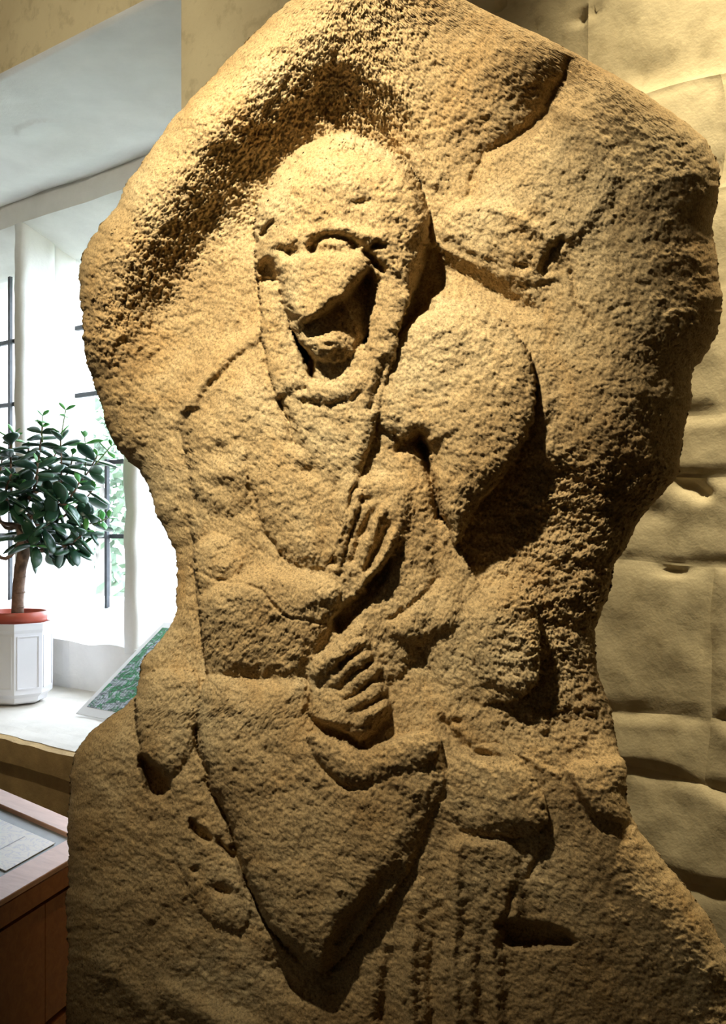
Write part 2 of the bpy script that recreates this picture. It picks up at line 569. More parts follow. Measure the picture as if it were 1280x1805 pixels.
LEFT = [(640, -48), (560, -32), (505, 5), (450, 58), (400, 108), (350, 160), (318, 197), (290, 230), (255, 277), (225, 322), (205, 365), (180, 391),
        (156, 425), (142, 462), (142, 500), (143, 545), (147, 592), (155, 640), (168, 690), (184, 735), (198, 775), (214, 800), (240, 827),
        (262, 860), (278, 908), (298, 945), (309, 978), (313, 1010), (313, 1045), (309, 1082), (296, 1108), (275, 1134), (254, 1162), (245, 1195),
        (238, 1226), (208, 1252), (168, 1282), (140, 1317), (127, 1352), (122, 1400), (120, 1500), (117, 1600), (119, 1700), (117, 1805), (112, 1950), (105, 2180)]
RIGHT = [(660, -48), (740, -36), (800, -14), (832, 6), (862, 22), (900, 40), (950, 61), (1000, 86), (1050, 114), (1100, 141), (1150, 174), (1190, 200),
         (1220, 224), (1246, 250), (1263, 280), (1270, 310), (1267, 345), (1258, 390), (1260, 435), (1266, 480), (1272, 515), (1273, 545), (1268, 575),
         (1257, 605), (1240, 634), (1224, 650), (1218, 668), (1221, 692), (1216, 722), (1207, 760), (1201, 800), (1199, 832), (1190, 845), (1165, 871),
         (1140, 900), (1120, 930), (1098, 975), (1080, 1000), (1081, 1022), (1074, 1052), (1058, 1082), (1049, 1120), (1051, 1152), (1054, 1185), (1062, 1212),
         (1079, 1246), (1081, 1282), (1089, 1322), (1099, 1338), (1104, 1350), (1106, 1410), (1119, 1448), (1148, 1490), (1200, 1552), (1240, 1602),
         (1268, 1650), (1290, 1702), (1305, 1805), (1318, 1950), (1330, 2180)]
NR, NC = 1000, 500
V0, V1 = -47.0, 2175.0
rows = np.linspace(V0, V1, NR)


def fft_noise(n, beta, seed, lo=1.0, hi=1e9):
    r = np.random.default_rng(seed)
    f = np.fft.fftfreq(n) * n
    k = np.sqrt(f[:, None] ** 2 + f[None, :] ** 2); k[0, 0] = 1
    a = k ** (-beta / 2) * (k >= lo) * (k <= hi)
    z = np.fft.ifft2(np.fft.fft2(r.standard_normal((n, n))) * a).real
    return (z - z.mean()) / z.std()


def samp(tile, u, v, period):
    n = tile.shape[0]
    x = (u / period) % 1 * n; y = (v / period) % 1 * n
    i = np.floor(x).astype(int); j = np.floor(y).astype(int)
    fx = x - i; fy = y - j
    i %= n; j %= n; i2 = (i + 1) % n; j2 = (j + 1) % n
    return (tile[j, i] * (1 - fx) + tile[j, i2] * fx) * (1 - fy) + (tile[j2, i] * (1 - fx) + tile[j2, i2] * fx) * fy


NT = fft_noise(1024, 2.6, 11, 3)        # cloudy
NF = fft_noise(1024, 1.6, 12, 30)       # rough

Lc = catmull(LEFT, False, 5); Rc = catmull(RIGHT, False, 5)
uL = np.interp(rows, Lc[:, 1], Lc[:, 0]); uR = np.interp(rows, Rc[:, 1], Rc[:, 0])
uL += 0.7 * samp(NF, rows * 0 + 77, rows, 1600) + 1.5 * samp(NT, rows * 0 + 77, rows, 420); uR += 0.7 * samp(NF, rows * 0 + 305, rows, 1600) + 1.5 * samp(NT, rows * 0 + 305, rows, 420)
tt = np.linspace(0, 1, NC)
U = uL[:, None] + (uR - uL)[:, None] * tt[None, :]
V = np.repeat(rows[:, None], NC, 1)


class Sculpt:
    def __init__(self, U, V):
        self.U, self.V = U, V
        self.h = np.zeros_like(U)

    def box(self, p, m):
        x0, y0 = p.min(0) - m; x1, y1 = p.max(0) + m
        return np.where((self.U > x0) & (self.U < x1) & (self.V > y0) & (self.V < y1))

    @staticmethod
    def segd(px, py, a, b):
        d = b - a; l = max(d @ d, 1e-9)
        t = np.clip(((px - a[0]) * d[0] + (py - a[1]) * d[1]) / l, 0, 1)
        return (px - a[0] - t * d[0]) ** 2 + (py - a[1] - t * d[1]) ** 2, t

    def sd(self, poly, px, py):
        """distance to a closed outline, positive inside"""
        n = len(poly)
        best = np.full(px.shape, 1e18); ins = np.zeros(px.shape, bool)
        for i in range(n):
            a, b = poly[i], poly[(i + 1) % n]
            d2, _ = self.segd(px, py, a, b)
            best = np.minimum(best, d2)
            c = (a[1] > py) != (b[1] > py)
            ins ^= c & (px < (b[0] - a[0]) * (py - a[1]) / (b[1] - a[1] + 1e-12) + a[0])
        return np.where(ins, 1, -1) * np.sqrt(best)

    def dome(self, pts, top, edge, w, blend=6.0, smooth=True, power=2.0):
        """swelling form: rises from edge to top within w of its outline; joined by a soft maximum"""
        poly = catmull(pts, True, 4) if smooth else np.array(pts, float)
        ix = self.box(poly, 4)
        px, py = self.U[ix], self.V[ix]
        d = self.sd(poly, px, py)
        x = np.clip(d / w, 0, 1)
        prof = (1 - (1 - x) ** power) ** (1 / power)
        tgt = edge + (top - edge) * prof
        h = self.h[ix]
        k = blend
        m = np.maximum(h, tgt) + k * 0.25 * np.maximum(1 - np.abs(h - tgt) / k, 0) ** 2
        self.h[ix] = np.where(d > 0, m, h)

    def level(self, pts, dz, soft=6.0, smooth=True, tilt=(0, 0)):
        """lift (or sink) a region by dz, with an edge soft pixels wide; tilt adds a slope across it"""
        poly = catmull(pts, True, 4) if smooth else np.array(pts, float)
        ix = self.box(poly, soft * 2 + 2)
        px, py = self.U[ix], self.V[ix]
        d = self.sd(poly, px, py)
        x = np.clip(d / soft * 0.5 + 0.5, 0, 1); x = x * x * (3 - 2 * x)
        c = poly.mean(0)
        self.h[ix] += x * (dz + tilt[0] * (px - c[0]) + tilt[1] * (py - c[1]))

    def ridge(self, pts, r, dz, smooth=True, shape='round'):
        """rope (dz > 0) or cut (dz < 0) following a line; r and dz may vary along it"""
        p = np.array(pts, float)
        n0 = len(p)
        r = np.full(n0, r, float) if np.isscalar(r) else np.array(r, float)
        z = np.full(n0, dz, float) if np.isscalar(dz) else np.array(dz, float)
        q = catmull(p, False, 6) if smooth and n0 > 2 else p
        tq = np.linspace(0, n0 - 1, len(q))
        rq = np.interp(tq, np.arange(n0), r); zq = np.interp(tq, np.arange(n0), z)
        ix = self.box(q, r.max() * 2.2)
        px, py = self.U[ix], self.V[ix]
        best = np.full(px.shape, 1e18); R = np.ones(px.shape); Z = np.zeros(px.shape)
        for i in range(len(q) - 1):
            d2, t = self.segd(px, py, q[i], q[i + 1])
            w = d2 < best
            best = np.where(w, d2, best)
            R = np.where(w, rq[i] + (rq[i + 1] - rq[i]) * t, R)
            Z = np.where(w, zq[i] + (zq[i + 1] - zq[i]) * t, Z)
        x = np.sqrt(best) / R
        if shape == 'round':
            f = np.sqrt(np.clip(1 - x * x, 0, 1))
        elif shape == 'soft':
            f = np.exp(-1.6 * x * x)
        else:
            f = np.clip(1 - x, 0, 1)
        self.h[ix] += Z * f

    def rope(self, pts, r, z, lift=0.9, blend=5.0):
        """like ridge, but at a height of its own"""
        keep = self.h
        self.h = np.zeros_like(keep)
        self.ridge(pts, r, 1.0)
        f = self.h
        self.h = np.zeros_like(keep)
        p = np.array(pts, float)
        rr = float(np.mean(r))
        Z = np.interp(self.V, p[:, 1], np.array(z, float))
        tgt = np.where(f > 0.02, Z + rr * lift * (f - 1), -1e3)
        self.h = np.maximum(keep, tgt) + blend * 0.25 * np.maximum(1 - np.abs(keep - tgt) / blend, 0) ** 2

    def ball(self, c, rx, ry, dz, ang=0.0, p=1.0):
        ca, sa = math.cos(math.radians(ang)), math.sin(math.radians(ang))
        x = self.U - c[0]; y = self.V - c[1]
        e = ((x * ca + y * sa) / rx) ** 2 + ((-x * sa + y * ca) / ry) ** 2
        self.h += dz * np.exp(-1.5 * e ** p)

    def rbf(self, pts):
        P = np.array(pts, float)
        c, z = P[:, :2] / 1000, P[:, 2]
        ker = lambda r2: 0.5 * r2 * np.log(np.maximum(r2, 1e-12))
        n = len(P)
        D = ((c[:, None] - c[None]) ** 2).sum(-1)
        Amat = np.zeros((n + 3, n + 3))
        Amat[:n, :n] = ker(D) + np.eye(n) * 2e-4
        Amat[:n, n] = 1; Amat[:n, n + 1:] = c; Amat[n, :n] = 1; Amat[n + 1:, :n] = c.T
        sol = np.linalg.solve(Amat, np.concatenate([z, [0, 0, 0]]))
        # evaluated on a coarse lattice, then interpolated
        gu = np.arange(80, 1360, 8.0); gv = np.arange(-60, 2200, 8.0)
        GU, GV = np.meshgrid(gu / 1000, gv / 1000)
        H = sol[n] + sol[n + 1] * GU + sol[n + 2] * GV
        for k in range(n):
            H += sol[k] * ker((GU - c[k, 0]) ** 2 + (GV - c[k, 1]) ** 2)
        x = np.clip((self.U - gu[0]) / 8, 0, len(gu) - 1.001); y = np.clip((self.V - gv[0]) / 8, 0, len(gv) - 1.001)
        i = x.astype(int); j = y.astype(int); fx = x - i; fy = y - j
        self.h += (H[j, i] * (1 - fx) + H[j, i + 1] * fx) * (1 - fy) + (H[j + 1, i] * (1 - fx) + H[j + 1, i + 1] * fx) * fy


# worn edges: every cut and swelling wanders a little
WU = U + 1.9 * samp(NT, U, V + 400, 700) + 0.18 * samp(NF, U, V, 1400)
WV = V + 1.9 * samp(NT, U + 170, V, 700) + 0.18 * samp(NF, U + 333, V, 1400)
K = Sculpt(WU, WV)
# --- the block itself: rim, hollowed niche, flanks (u, v, height in px)
K.rbf([
    # left rim crest, its outer slope, the foot of the niche wall
    (600, 20, 138), (560, 62, 138), (480, 135, 135), (420, 185, 132), (362, 245, 130), (312, 315, 126), (268, 385, 121), (228, 450, 115), (196, 525, 104), (182, 610, 84),
    (500, 40, 112), (400, 130, 108), (300, 240, 102), (222, 350, 96), (160, 445, 86), (152, 545, 74), (165, 650, 58), (200, 755, 38), (235, 810, 26),
    (560, 170, 74), (490, 240, 62), (430, 310, 54), (375, 390, 48), (330, 465, 46), (290, 545, 48), (255, 625, 54), (235, 690, 56),
    (430, 450, 44), (400, 530, 46), (340, 620, 50), (300, 700, 52), (275, 770, 46), (440, 560, 44), (290, 850, 38), (310, 930, 34), (325, 1020, 30),
    # top and right shoulder of the block
    (640, 80, 124), (690, 140, 112), (720, 40, 132), (810, 40, 126), (760, 120, 118), (760, 210, 102), (820, 130, 122), (870, 120, 130), (920, 110, 128), (955, 112, 118), (992, 135, 78),
    (885, 205, 112), (945, 200, 80), (860, 180, 120), (870, 262, 92), (845, 300, 88), (1005, 190, 100), (950, 280, 100), (890, 350, 100), (1000, 330, 98), (1080, 250, 90), (1100, 400, 84), (1000, 420, 90), (1160, 320, 66),
    (630, 210, 56), (700, 262, 60), (765, 320, 80), (785, 400, 74), (850, 470, 74), (900, 530, 66), (970, 560, 68), (1040, 570, 76), (1100, 540, 74), (1080, 660, 68), (1000, 660, 66),
    (1160, 640, 40), (1170, 500, 52), (1110, 750, 44), (1030, 780, 52), (980, 800, 50), (1150, 800, 20),
    # hollow under the sleeve, right flank
    (850, 900, 22), (900, 900, 14), (1000, 900, 6), (1060, 880, 4), (900, 970, 20), (1000, 1000, 8), (840, 1010, 46), (900, 1050, 52),
    (850, 1090, 62), (915, 1110, 60), (960, 1120, 34), (1020, 1150, 4), (900, 1200, 62), (960, 1230, 34), (1040, 1280, 16), (1030, 1060, 0),
    (900, 1300, 76), (1000, 1290, 44), (1050, 1380, 62), (1090, 1400, 50), (1000, 1450, 72), (1100, 1550, 56), (1200, 1650, 36), (1260, 1750, 20), (1000, 1600, 70), (1000, 1750, 56),
    (900, 1560, 78), (850, 1700, 74), (720, 1750, 76), (900, 1950, 60), (1150, 1950, 40), (600, 1950, 60), (300, 1950, 45), (150, 1950, 20),
    # figure's ground
    (600, 900, 84), (450, 900, 78), (360, 900, 64), (450, 700, 70), (700, 700, 80), (650, 1000, 78), (750, 1000, 74), (700, 1150, 80), (780, 1150, 72), (780, 1300, 104), (800, 1400, 106), (770, 1480, 102), (450, 1100, 84), (350, 1100, 60),
    (280, 1200, 52), (250, 1300, 66), (180, 1350, 52), (160, 1500, 50), (250, 1500, 66), (330, 1600, 70), (160, 1700, 40), (300, 1750, 50), (450, 1700, 66), (600, 1500, 90), (600, 1700, 66),
])
# the striated cut over the head, and the bright facet beside it
K.level([(600, 118), (700, 262), (752, 330), (735, 352), (690, 300), (600, 240), (565, 190), (570, 140)], -14, 10)
K.level([(592, 112), (625, 122), (690, 172), (742, 262), (770, 330), (790, 300), (740, 200), (680, 130), (620, 95)], 9, 12)
# valley that runs down from the upper right edge, wing-like facet below it
K.ridge([(1003, 108), (985, 150), (955, 205), (905, 245), (868, 265), (842, 300), (830, 340)], [12, 16, 16, 14, 10, 12, 10], [-16, -22, -22, -16, -10, -12, -6], shape='soft')
K.level([(838, 300), (880, 262), (940, 240), (990, 180), (1060, 230), (1090, 330), (1010, 420), (975, 440), (930, 400), (860, 360)], 9, 16)
K.level([(838, 352), (900, 372), (960, 400), (985, 430), (970, 470), (930, 488), (880, 470), (800, 430), (770, 395)], 14, 12)
K.ridge([(985, 425), (972, 450), (960, 475)], 10, -20, shape='soft')
K.ball((920, 470), 22, 12, -10, 10)
K.ridge([(768, 432), (830, 462), (890, 486), (935, 495), (985, 488)], [10, 12, 13, 12, 8], [7, 8, 9, 8, 4], shape='soft')
K.ridge([(785, 470), (840, 500), (900, 530), (955, 552)], [22, 24, 22, 14], [-18, -20, -18, -8], shape='soft')
K.ridge([(1005, 480), (1015, 530), (1045, 575)], 6, [-7, -9, -4], shape='soft')

# --- torso
K.dome([(470, 575), (420, 605), (365, 650), (325, 705), (318, 750), (332, 820), (334, 900), (342, 980), (350, 1080), (362, 1160), (372, 1215), (470, 1230), (600, 1240), (700, 1220), (770, 1120),
        (790, 1000), (780, 900), (760, 760), (740, 650), (660, 600), (560, 640)], 112, 56, 105)
K.dome([(475, 604), (420, 640), (372, 690), (345, 740), (338, 800), (345, 880), (400, 930), (480, 880), (545, 800), (545, 730), (500, 690)], 124, 78, 80)
K.dome([(466, 577), (420, 604), (365, 648), (330, 695), (318, 722), (350, 735), (400, 700), (470, 645)], 102, 64, 30)
K.ridge([(462, 580), (420, 606), (375, 645), (335, 695), (316, 738)], [10, 13, 14, 13, 10], [10, 12, 12, 10, 5], shape='soft')
K.ridge([(462, 603), (420, 632), (380, 668), (352, 708)], 8, [-6, -8, -8, -5], shape='soft')
# big rounded sleeve
K.dome([(700, 600), (735, 560), (770, 522), (830, 536), (892, 570), (934, 628), (944, 705), (926, 785), (880, 846), (836, 900), (806, 962), (790, 940), (768, 880), (755, 800), (700, 775), (676, 700)],
       134, 84, 110)
K.dome([(676, 620), (712, 582), (745, 552), (800, 548), (860, 600), (880, 680), (840, 750), (770, 780), (690, 765), (652, 710)], 134, 116, 50)
K.level([(775, 516), (850, 530), (925, 580), (965, 640), (975, 720), (945, 720), (930, 640), (880, 580), (820, 548)], 12, 18)
K.ridge([(742, 770), (748, 795)], [15, 12], -46, shape='soft')
K.ridge([(705, 790), (725, 780), (742, 778)], 10, -14, shape='soft')
K.ridge([(750, 805), (762, 850), (776, 905), (788, 960), (795, 1010)], [7, 8, 9, 8, 6], [-16, -16, -20, -16, -8], shape='soft')
K.ridge([(770, 900), (782, 940)], 6, -14, shape='soft')
K.dome([(772, 920), (800, 952), (822, 985), (850, 1030), (930, 1038), (952, 1110), (946, 1205), (880, 1240), (780, 1220), (740, 1100), (750, 1000)], 92, 80, 70)
K.dome([(500, 690), (560, 680), (640, 690), (636, 760), (612, 850), (560, 840), (520, 780)], 134, 118, 50)
# forearm under the folds
K.dome([(350, 1052), (400, 1016), (470, 1006), (545, 1004), (600, 1030), (600, 1085), (580, 1130), (545, 1180), (530, 1212), (450, 1212), (375, 1200), (358, 1130)], 142, 94, 66)
K.level([(352, 1060), (400, 1020), (470, 1008), (545, 1008), (596, 1036), (590, 1090), (545, 1175), (530, 1200), (450, 1204), (375, 1195), (360, 1130)], 3, 16, tilt=(0, -0.16))
K.dome([(345, 960), (400, 940), (440, 980), (420, 1040), (360, 1060)], 126, 96, 50)

# --- head in its hood
K.dome([(448, 440), (450, 390), (462, 348), (488, 302), (530, 260), (590, 237), (645, 243), (692, 267), (728, 305), (748, 350), (757, 410), (754, 460), (738, 505), (700, 530), (600, 520), (500, 520), (456, 500)],
       176, 66, 105)
K.dome([(488, 430), (560, 410), (650, 430), (664, 500), (657, 560), (642, 610), (610, 638), (572, 643), (542, 625), (516, 580), (494, 530)], 178, 112, 66)
K.ridge([(470, 372), (520, 325), (590, 300), (660, 312), (715, 360)], [24, 30, 34, 30, 22], [3, 6, 6, 6, 3], shape='soft')
K.ridge([(500, 300), (560, 272), (630, 272), (690, 300)], 9, [-3, -6, -7, -4], shape='soft')
K.ball((640, 355), 26, 10, -9, -12)
K.ball((540, 330), 40, 26, 4, -20)
K.ridge([(690, 290), (726, 345), (738, 410)], 16, [3, 6, 4], shape='soft')
# brow, eyes
K.ridge([(488, 432), (515, 420), (548, 416), (590, 398), (630, 412), (668, 424)], 18, [3, 6, 5, 8, 9, 8], shape='soft')
K.ridge([(549, 440), (557, 424), (585, 415), (610, 420), (622, 434)], [11, 8, 7, 8, 11], [-30, -18, -13, -18, -28], shape='soft')
K.ball((586, 433), 18, 10, 7, -4)
K.ball((511, 446), 10, 12, -24, 20)
K.ball((496, 440), 12, 8, -12, 0)
K.ridge([(654, 437), (665, 433), (680, 435)], [6, 8, 5], [-12, -30, -12], shape='soft')
K.ridge([(646, 448), (660, 464), (671, 476)], 8, [-26, -34, -30], shape='soft')
# the broken nose and cheek: a wedge that ends in a sharp edge over the mouth
K.level([(495, 460), (530, 450), (580, 446), (640, 452), (652, 470), (617, 504), (598, 526), (574, 542), (536, 566), (512, 545), (500, 505)], 15, 9, tilt=(0.02, 0.10))
K.level([(540, 569), (577, 547), (602, 530), (622, 508), (652, 482), (660, 520), (652, 590), (644, 640), (600, 646), (556, 634), (538, 602)], -25, 8, smooth=False, tilt=(-0.16, 0.44))
K.ball((566, 603), 40, 26, 15, 15)
K.ball((578, 606), 16, 6, -9, 8)
K.ball((600, 624), 20, 7, -5, -10)
K.ridge([(527, 572), (534, 600), (548, 622)], [12, 12, 10], [6, 8, 5], shape='soft')
K.ridge([(524, 556), (514, 560)], 5, -10, shape='soft')
# neck
# ears and hood openings
K.level([(456, 476), (466, 458), (482, 464), (489, 480), (488, 499), (464, 503)], -58, 9)
K.ball((470, 488), 10, 6, 14, 20)
K.ridge([(462, 414), (472, 402), (480, 396)], 6, -24, shape='soft')
# pocket between head and shoulder
K.level([(748, 428), (772, 432), (790, 505), (768, 520), (758, 545), (738, 549), (716, 580), (722, 530), (738, 480)], -34, 8, smooth=False)
# lappets of the hood
K.dome([(540, 628), (575, 632), (630, 606), (656, 620), (648, 690), (600, 715), (552, 702), (542, 670)], 138, 128, 30)
K.rope([(700, 450), (692, 520), (678, 586), (663, 648), (652, 700), (636, 760), (620, 820), (606, 870), (594, 950)], [22, 29, 26, 25, 23, 22, 20, 17, 10], [150, 158, 158, 152, 146, 138, 132, 128, 122])
K.dome([(455, 496), (492, 494), (508, 560), (528, 620), (550, 674), (522, 692), (490, 708), (474, 655), (461, 585)], 134, 122, 22, smooth=False)
K.ridge([(676, 640), (668, 680), (655, 720)], 10, [-6, -12, -8], shape='soft')
K.level([(520, 594), (534, 612), (551, 634), (553, 668), (545, 660), (534, 632)], -60, 4, smooth=False)
# collar
K.ridge([(516, 676), (545, 692), (580, 694), (612, 688), (636, 668)], [16, 18, 18, 18, 15], [5, 7, 7, 7, 5])
K.ridge([(540, 706), (570, 714), (610, 711), (635, 696)], 8, [-9, -1, -1, -5], shape='soft')
# chest: V of the cloak, long oval panel
K.ridge([(495, 705), (515, 760), (535, 800)], 10, [-9, -8, -4], shape='soft')
K.dome([(450, 790), (470, 775), (540, 790), (600, 830), (598, 930), (570, 1000), (510, 990), (465, 930), (445, 860)], 130, 114, 60)
K.ball((545, 830), 26, 18, -12, 20)
K.ball((390, 800), 34, 20, -14, -10)
K.ball((400, 860), 30, 22, -8, -30)
K.ridge([(442, 800), (440, 860), (455, 925), (495, 980)], 8, -4, shape='soft')
# folds gathered under the right lappet
K.level([(612, 850), (650, 840), (700, 850), (720, 900), (690, 980), (640, 1060), (600, 1090), (575, 1000), (592, 930)], 18, 14)
K.ridge([(634, 870), (616, 915), (600, 960), (592, 1000)], [8, 9, 10, 8], [10, 12, 12, 6], shape='round')
K.ridge([(662, 892), (640, 935), (622, 985)], 8, [-6, -14, -8], shape='soft')
K.ridge([(672, 900), (655, 940), (640, 985)], [9, 10, 9], [8, 13, 8], shape='round')
K.ridge([(686, 925), (668, 960), (650, 1000)], 7, [-10, -18, -12], shape='soft')
K.ridge([(692, 945), (678, 975), (662, 1000), (640, 1030)], [11, 12, 11, 9], [14, 18, 16, 6], shape='round')
K.ball((648, 878), 22, 8, -8, -15)
K.ball((588, 990), 9, 10, -18)
K.level([(590, 1096), (605, 1070), (640, 1040), (668, 1010), (690, 985), (684, 1020), (650, 1060), (615, 1100), (596, 1112)], -44, 8, smooth=False)
# facet at the right waist
K.level([(690, 1100), (740, 1060), (778, 1020), (805, 1040), (800, 1090), (740, 1130), (700, 1125)], 12, 14, tilt=(0.05, 0.12))
K.ridge([(778, 1018), (740, 1055), (690, 1090)], 7, -8, shape='soft')
K.level([(860, 1042), (930, 1040), (950, 1120), (945, 1205), (900, 1215), (850, 1190), (830, 1100)], 12, 14)

# --- hand
K.level([(542, 1210), (548, 1168), (590, 1140), (612, 1112), (640, 1104), (650, 1150), (668, 1195), (684, 1235), (676, 1262), (640, 1300), (590, 1280), (552, 1268)], 26, 12, tilt=(0.02, 0.10))
for a, b, z in (((588, 1204), (645, 1156), 9), ((602, 1224), (662, 1180), 9), ((614, 1246), (672, 1212), 11), ((632, 1276), (678, 1242), 13)):
    K.ridge([a, ((a[0] + b[0]) / 2, (a[1] + b[1]) / 2 - 1), b], [10, 12, 11], [z * .5, z * 1.3, z], shape='round')
for a, b in (((596, 1214), (654, 1170)), ((608, 1236), (668, 1197)), ((622, 1262), (676, 1228))):
    K.ridge([a, b], 5, [-3, -9], shape='soft')
K.ridge([(560, 1180), (600, 1150), (640, 1135)], [16, 16, 12], [10, 12, 6], shape='round')
K.ridge([(598, 1172), (612, 1162), (640, 1142)], 7, [-16, -18, -12], shape='soft')
K.ball((615, 1285), 12, 7, -18, 10)
K.ridge([(540, 1262), (575, 1278), (610, 1300), (636, 1314), (662, 1300), (682, 1272)], 7, [-8, -14, -16, -16, -14, -6], shape='soft')
K.ridge([(539, 1205), (543, 1240), (540, 1262)], 6, -8, shape='soft')

# --- lap and drapery
K.dome([(366, 1188), (450, 1188), (540, 1192), (560, 1275), (640, 1318), (700, 1290), (770, 1300), (790, 1380), (765, 1440), (715, 1540), (640, 1640), (575, 1710), (520, 1680), (478, 1640), (448, 1585), (424, 1518), (400, 1442), (366, 1370), (346, 1290)],
       140, 94, 78)
K.dome([(545, 1292), (600, 1304), (640, 1322), (690, 1300), (760, 1290), (770, 1330), (700, 1370), (620, 1388), (575, 1362), (552, 1330)], 151, 134, 38)
K.ridge([(552, 1338), (578, 1366), (615, 1390), (660, 1388)], 8, [-5, -9, -9, -4], shape='soft')
K.dome([(250, 1196), (300, 1180), (352, 1190), (362, 1240), (348, 1300), (330, 1340), (296, 1372), (256, 1340), (242, 1270)], 102, 74, 55)
K.level([(248, 1336), (272, 1348), (294, 1372), (294, 1396), (266, 1402), (254, 1372)], -52, 8)
K.ridge([(345, 1285), (354, 1335), (370, 1378), (398, 1440)], [8, 8, 7, 6], [-18, -16, -16, -10], shape='soft')
K.ridge([(398, 1440), (424, 1516), (446, 1580), (482, 1642), (530, 1700)], 8, [-10, -16, -16, -16, -8], shape='soft')
K.dome([(300, 1380), (350, 1330), (372, 1390), (396, 1450), (415, 1510), (440, 1590), (420, 1640), (350, 1600), (310, 1500)], 90, 74, 60)
K.level([(338, 1446), (356, 1462), (374, 1482), (360, 1484), (343, 1470)], -28, 5)
K.ridge([(386, 1488), (402, 1502), (412, 1512)], 6, -18, shape='soft')
K.ridge([(412, 1496), (425, 1530), (445, 1570)], 6, -12, shape='soft')
K.ball((390, 1568), 22, 12, -18, 15)
K.ball((345, 1535), 9, 8, -12)
K.ball((481, 1530), 9, 9, 7)
K.ridge([(700, 1530), (650, 1590), (612, 1640), (585, 1690)], [16, 18, 20, 22], [-10, -24, -36, -40], shape='soft')
K.ridge([(480, 1700), (540, 1740), (600, 1720)], 30, [-14, -26, -26], shape='soft')
K.ridge([(180, 1700), (230, 1740), (270, 1790)], 30, [12, 22, 16], shape='soft')
K.ridge([(290, 1750), (360, 1790), (440, 1830)], 30, [20, 26, 22], shape='soft')
# right lower: knee and hanging folds
K.dome([(790, 1318), (850, 1312), (910, 1330), (955, 1400), (965, 1450), (930, 1476), (880, 1470), (820, 1470), (790, 1430), (775, 1370)], 118, 92, 40)
K.ball((915, 1468), 22, 16, -16, 20)
K.level([(800, 1490), (850, 1478), (900, 1490), (915, 1560), (910, 1640), (880, 1660), (880, 1860), (790, 1860), (795, 1600)], 20, 14)
K.ridge([(804, 1500), (800, 1600), (798, 1700), (800, 1850)], 14, [8, 10, 14, 14], shape='soft')
K.ridge([(735, 1560), (728, 1650), (722, 1740), (720, 1850)], 16, [4, 12, 16, 14], shape='soft')
K.ridge([(765, 1640), (762, 1740), (760, 1850)], 14, [-6, -20, -20], shape='soft')
K.ridge([(690, 1680), (680, 1760), (675, 1850)], 16, [-8, -22, -22], shape='soft')
K.ridge([(852, 1650), (850, 1740), (850, 1850)], 18, [-6, -20, -20], shape='soft')
K.level([(880, 1625), (940, 1632), (985, 1638), (1010, 1662), (950, 1668), (900, 1664)], -48, 8)
K.ridge([(965, 1492), (945, 1520), (928, 1546)], 6, -10, shape='soft')
K.ridge([(905, 1570), (895, 1610), (880, 1630)], 9, -14, shape='soft')
# broken block at the right edge
K.level([(1000, 1362), (1015, 1344), (1098, 1338), (1115, 1390), (1110, 1450), (1050, 1440), (1020, 1400)], 22, 9, smooth=False)
K.ridge([(1098, 1390), (1110, 1440), (1104, 1480)], 9, [-14, -26, -12], shape='soft')
K.ridge([(780, 1270), (800, 1300), (850, 1330), (900, 1335)], 10, [-14, -14, -12, -6], shape='soft')
K.ball((850, 1330), 34, 14, -16, 10)
K.ridge([(870, 1300), (920, 1330), (985, 1368)], 9, [4, 9, 7], shape='soft')
K.ball((805, 1275), 14, 8, -14)
K.ball((120, 1480), 10, 10, -8)
# hairline crack over the forearm
K.ridge([(340, 1000), (372, 1018), (430, 1030), (460, 1040), (480, 1065), (510, 1090), (550, 1094), (590, 1104)], 4, [-5, -4, -5, -6, -7, -6, -5, -3], shape='soft')

# --- weathering
h = K.h
rough_niche = np.clip((samp(NT, U + 300, V, 1500) + 0.6), 0.3, 2.0)
h += 2.3 * samp(NT, U, V, 1000)
h += 0.15 * samp(NF, U, V, 800) * (0.4 + 0.6 * rough_niche)
h += 0.12 * samp(NF, U + 40, V + 333, 420)
wild = np.clip((U - 860) / 90, 0, 1) * (V < 1500) + np.clip((V - 1560) / 150, 0, 1) * 0.8 + np.clip((440 - U) / 50, 0, 1) * np.clip((640 - V) / 60, 0, 1)
h += 0.24 * np.clip(wild, 0, 1) * samp(NF, U + 123, V + 31, 900)
# dressed grooves of the niche wall, rougher where it was never smoothed
band = np.exp(-(((U - (650 - 0.95 * (V - 60))) / 120) ** 2)) * (V < 640)
h += band * 2.6 * samp(NF, U * 1.0 + 500, V * 0.8, 900)
st = np.exp(-(((U - 640) / 90) ** 2 + ((V - 200) / 70) ** 2))
h += st * 4.0 * samp(NF, U * 2.2, V * 0.35 + 80, 700)
flank = np.clip((U - 830) / 120, 0, 1) * np.clip((1350 - V) / 80, 0, 1) * np.clip((V - 780) / 60, 0, 1)
h += flank * 4.0 * samp(NT, U * 2.0, V * 3.4, 900)
pits = np.clip(samp(NF, U + 211, V + 97, 620) - 1.55, 0, 2)
h -= 2.6 * pits

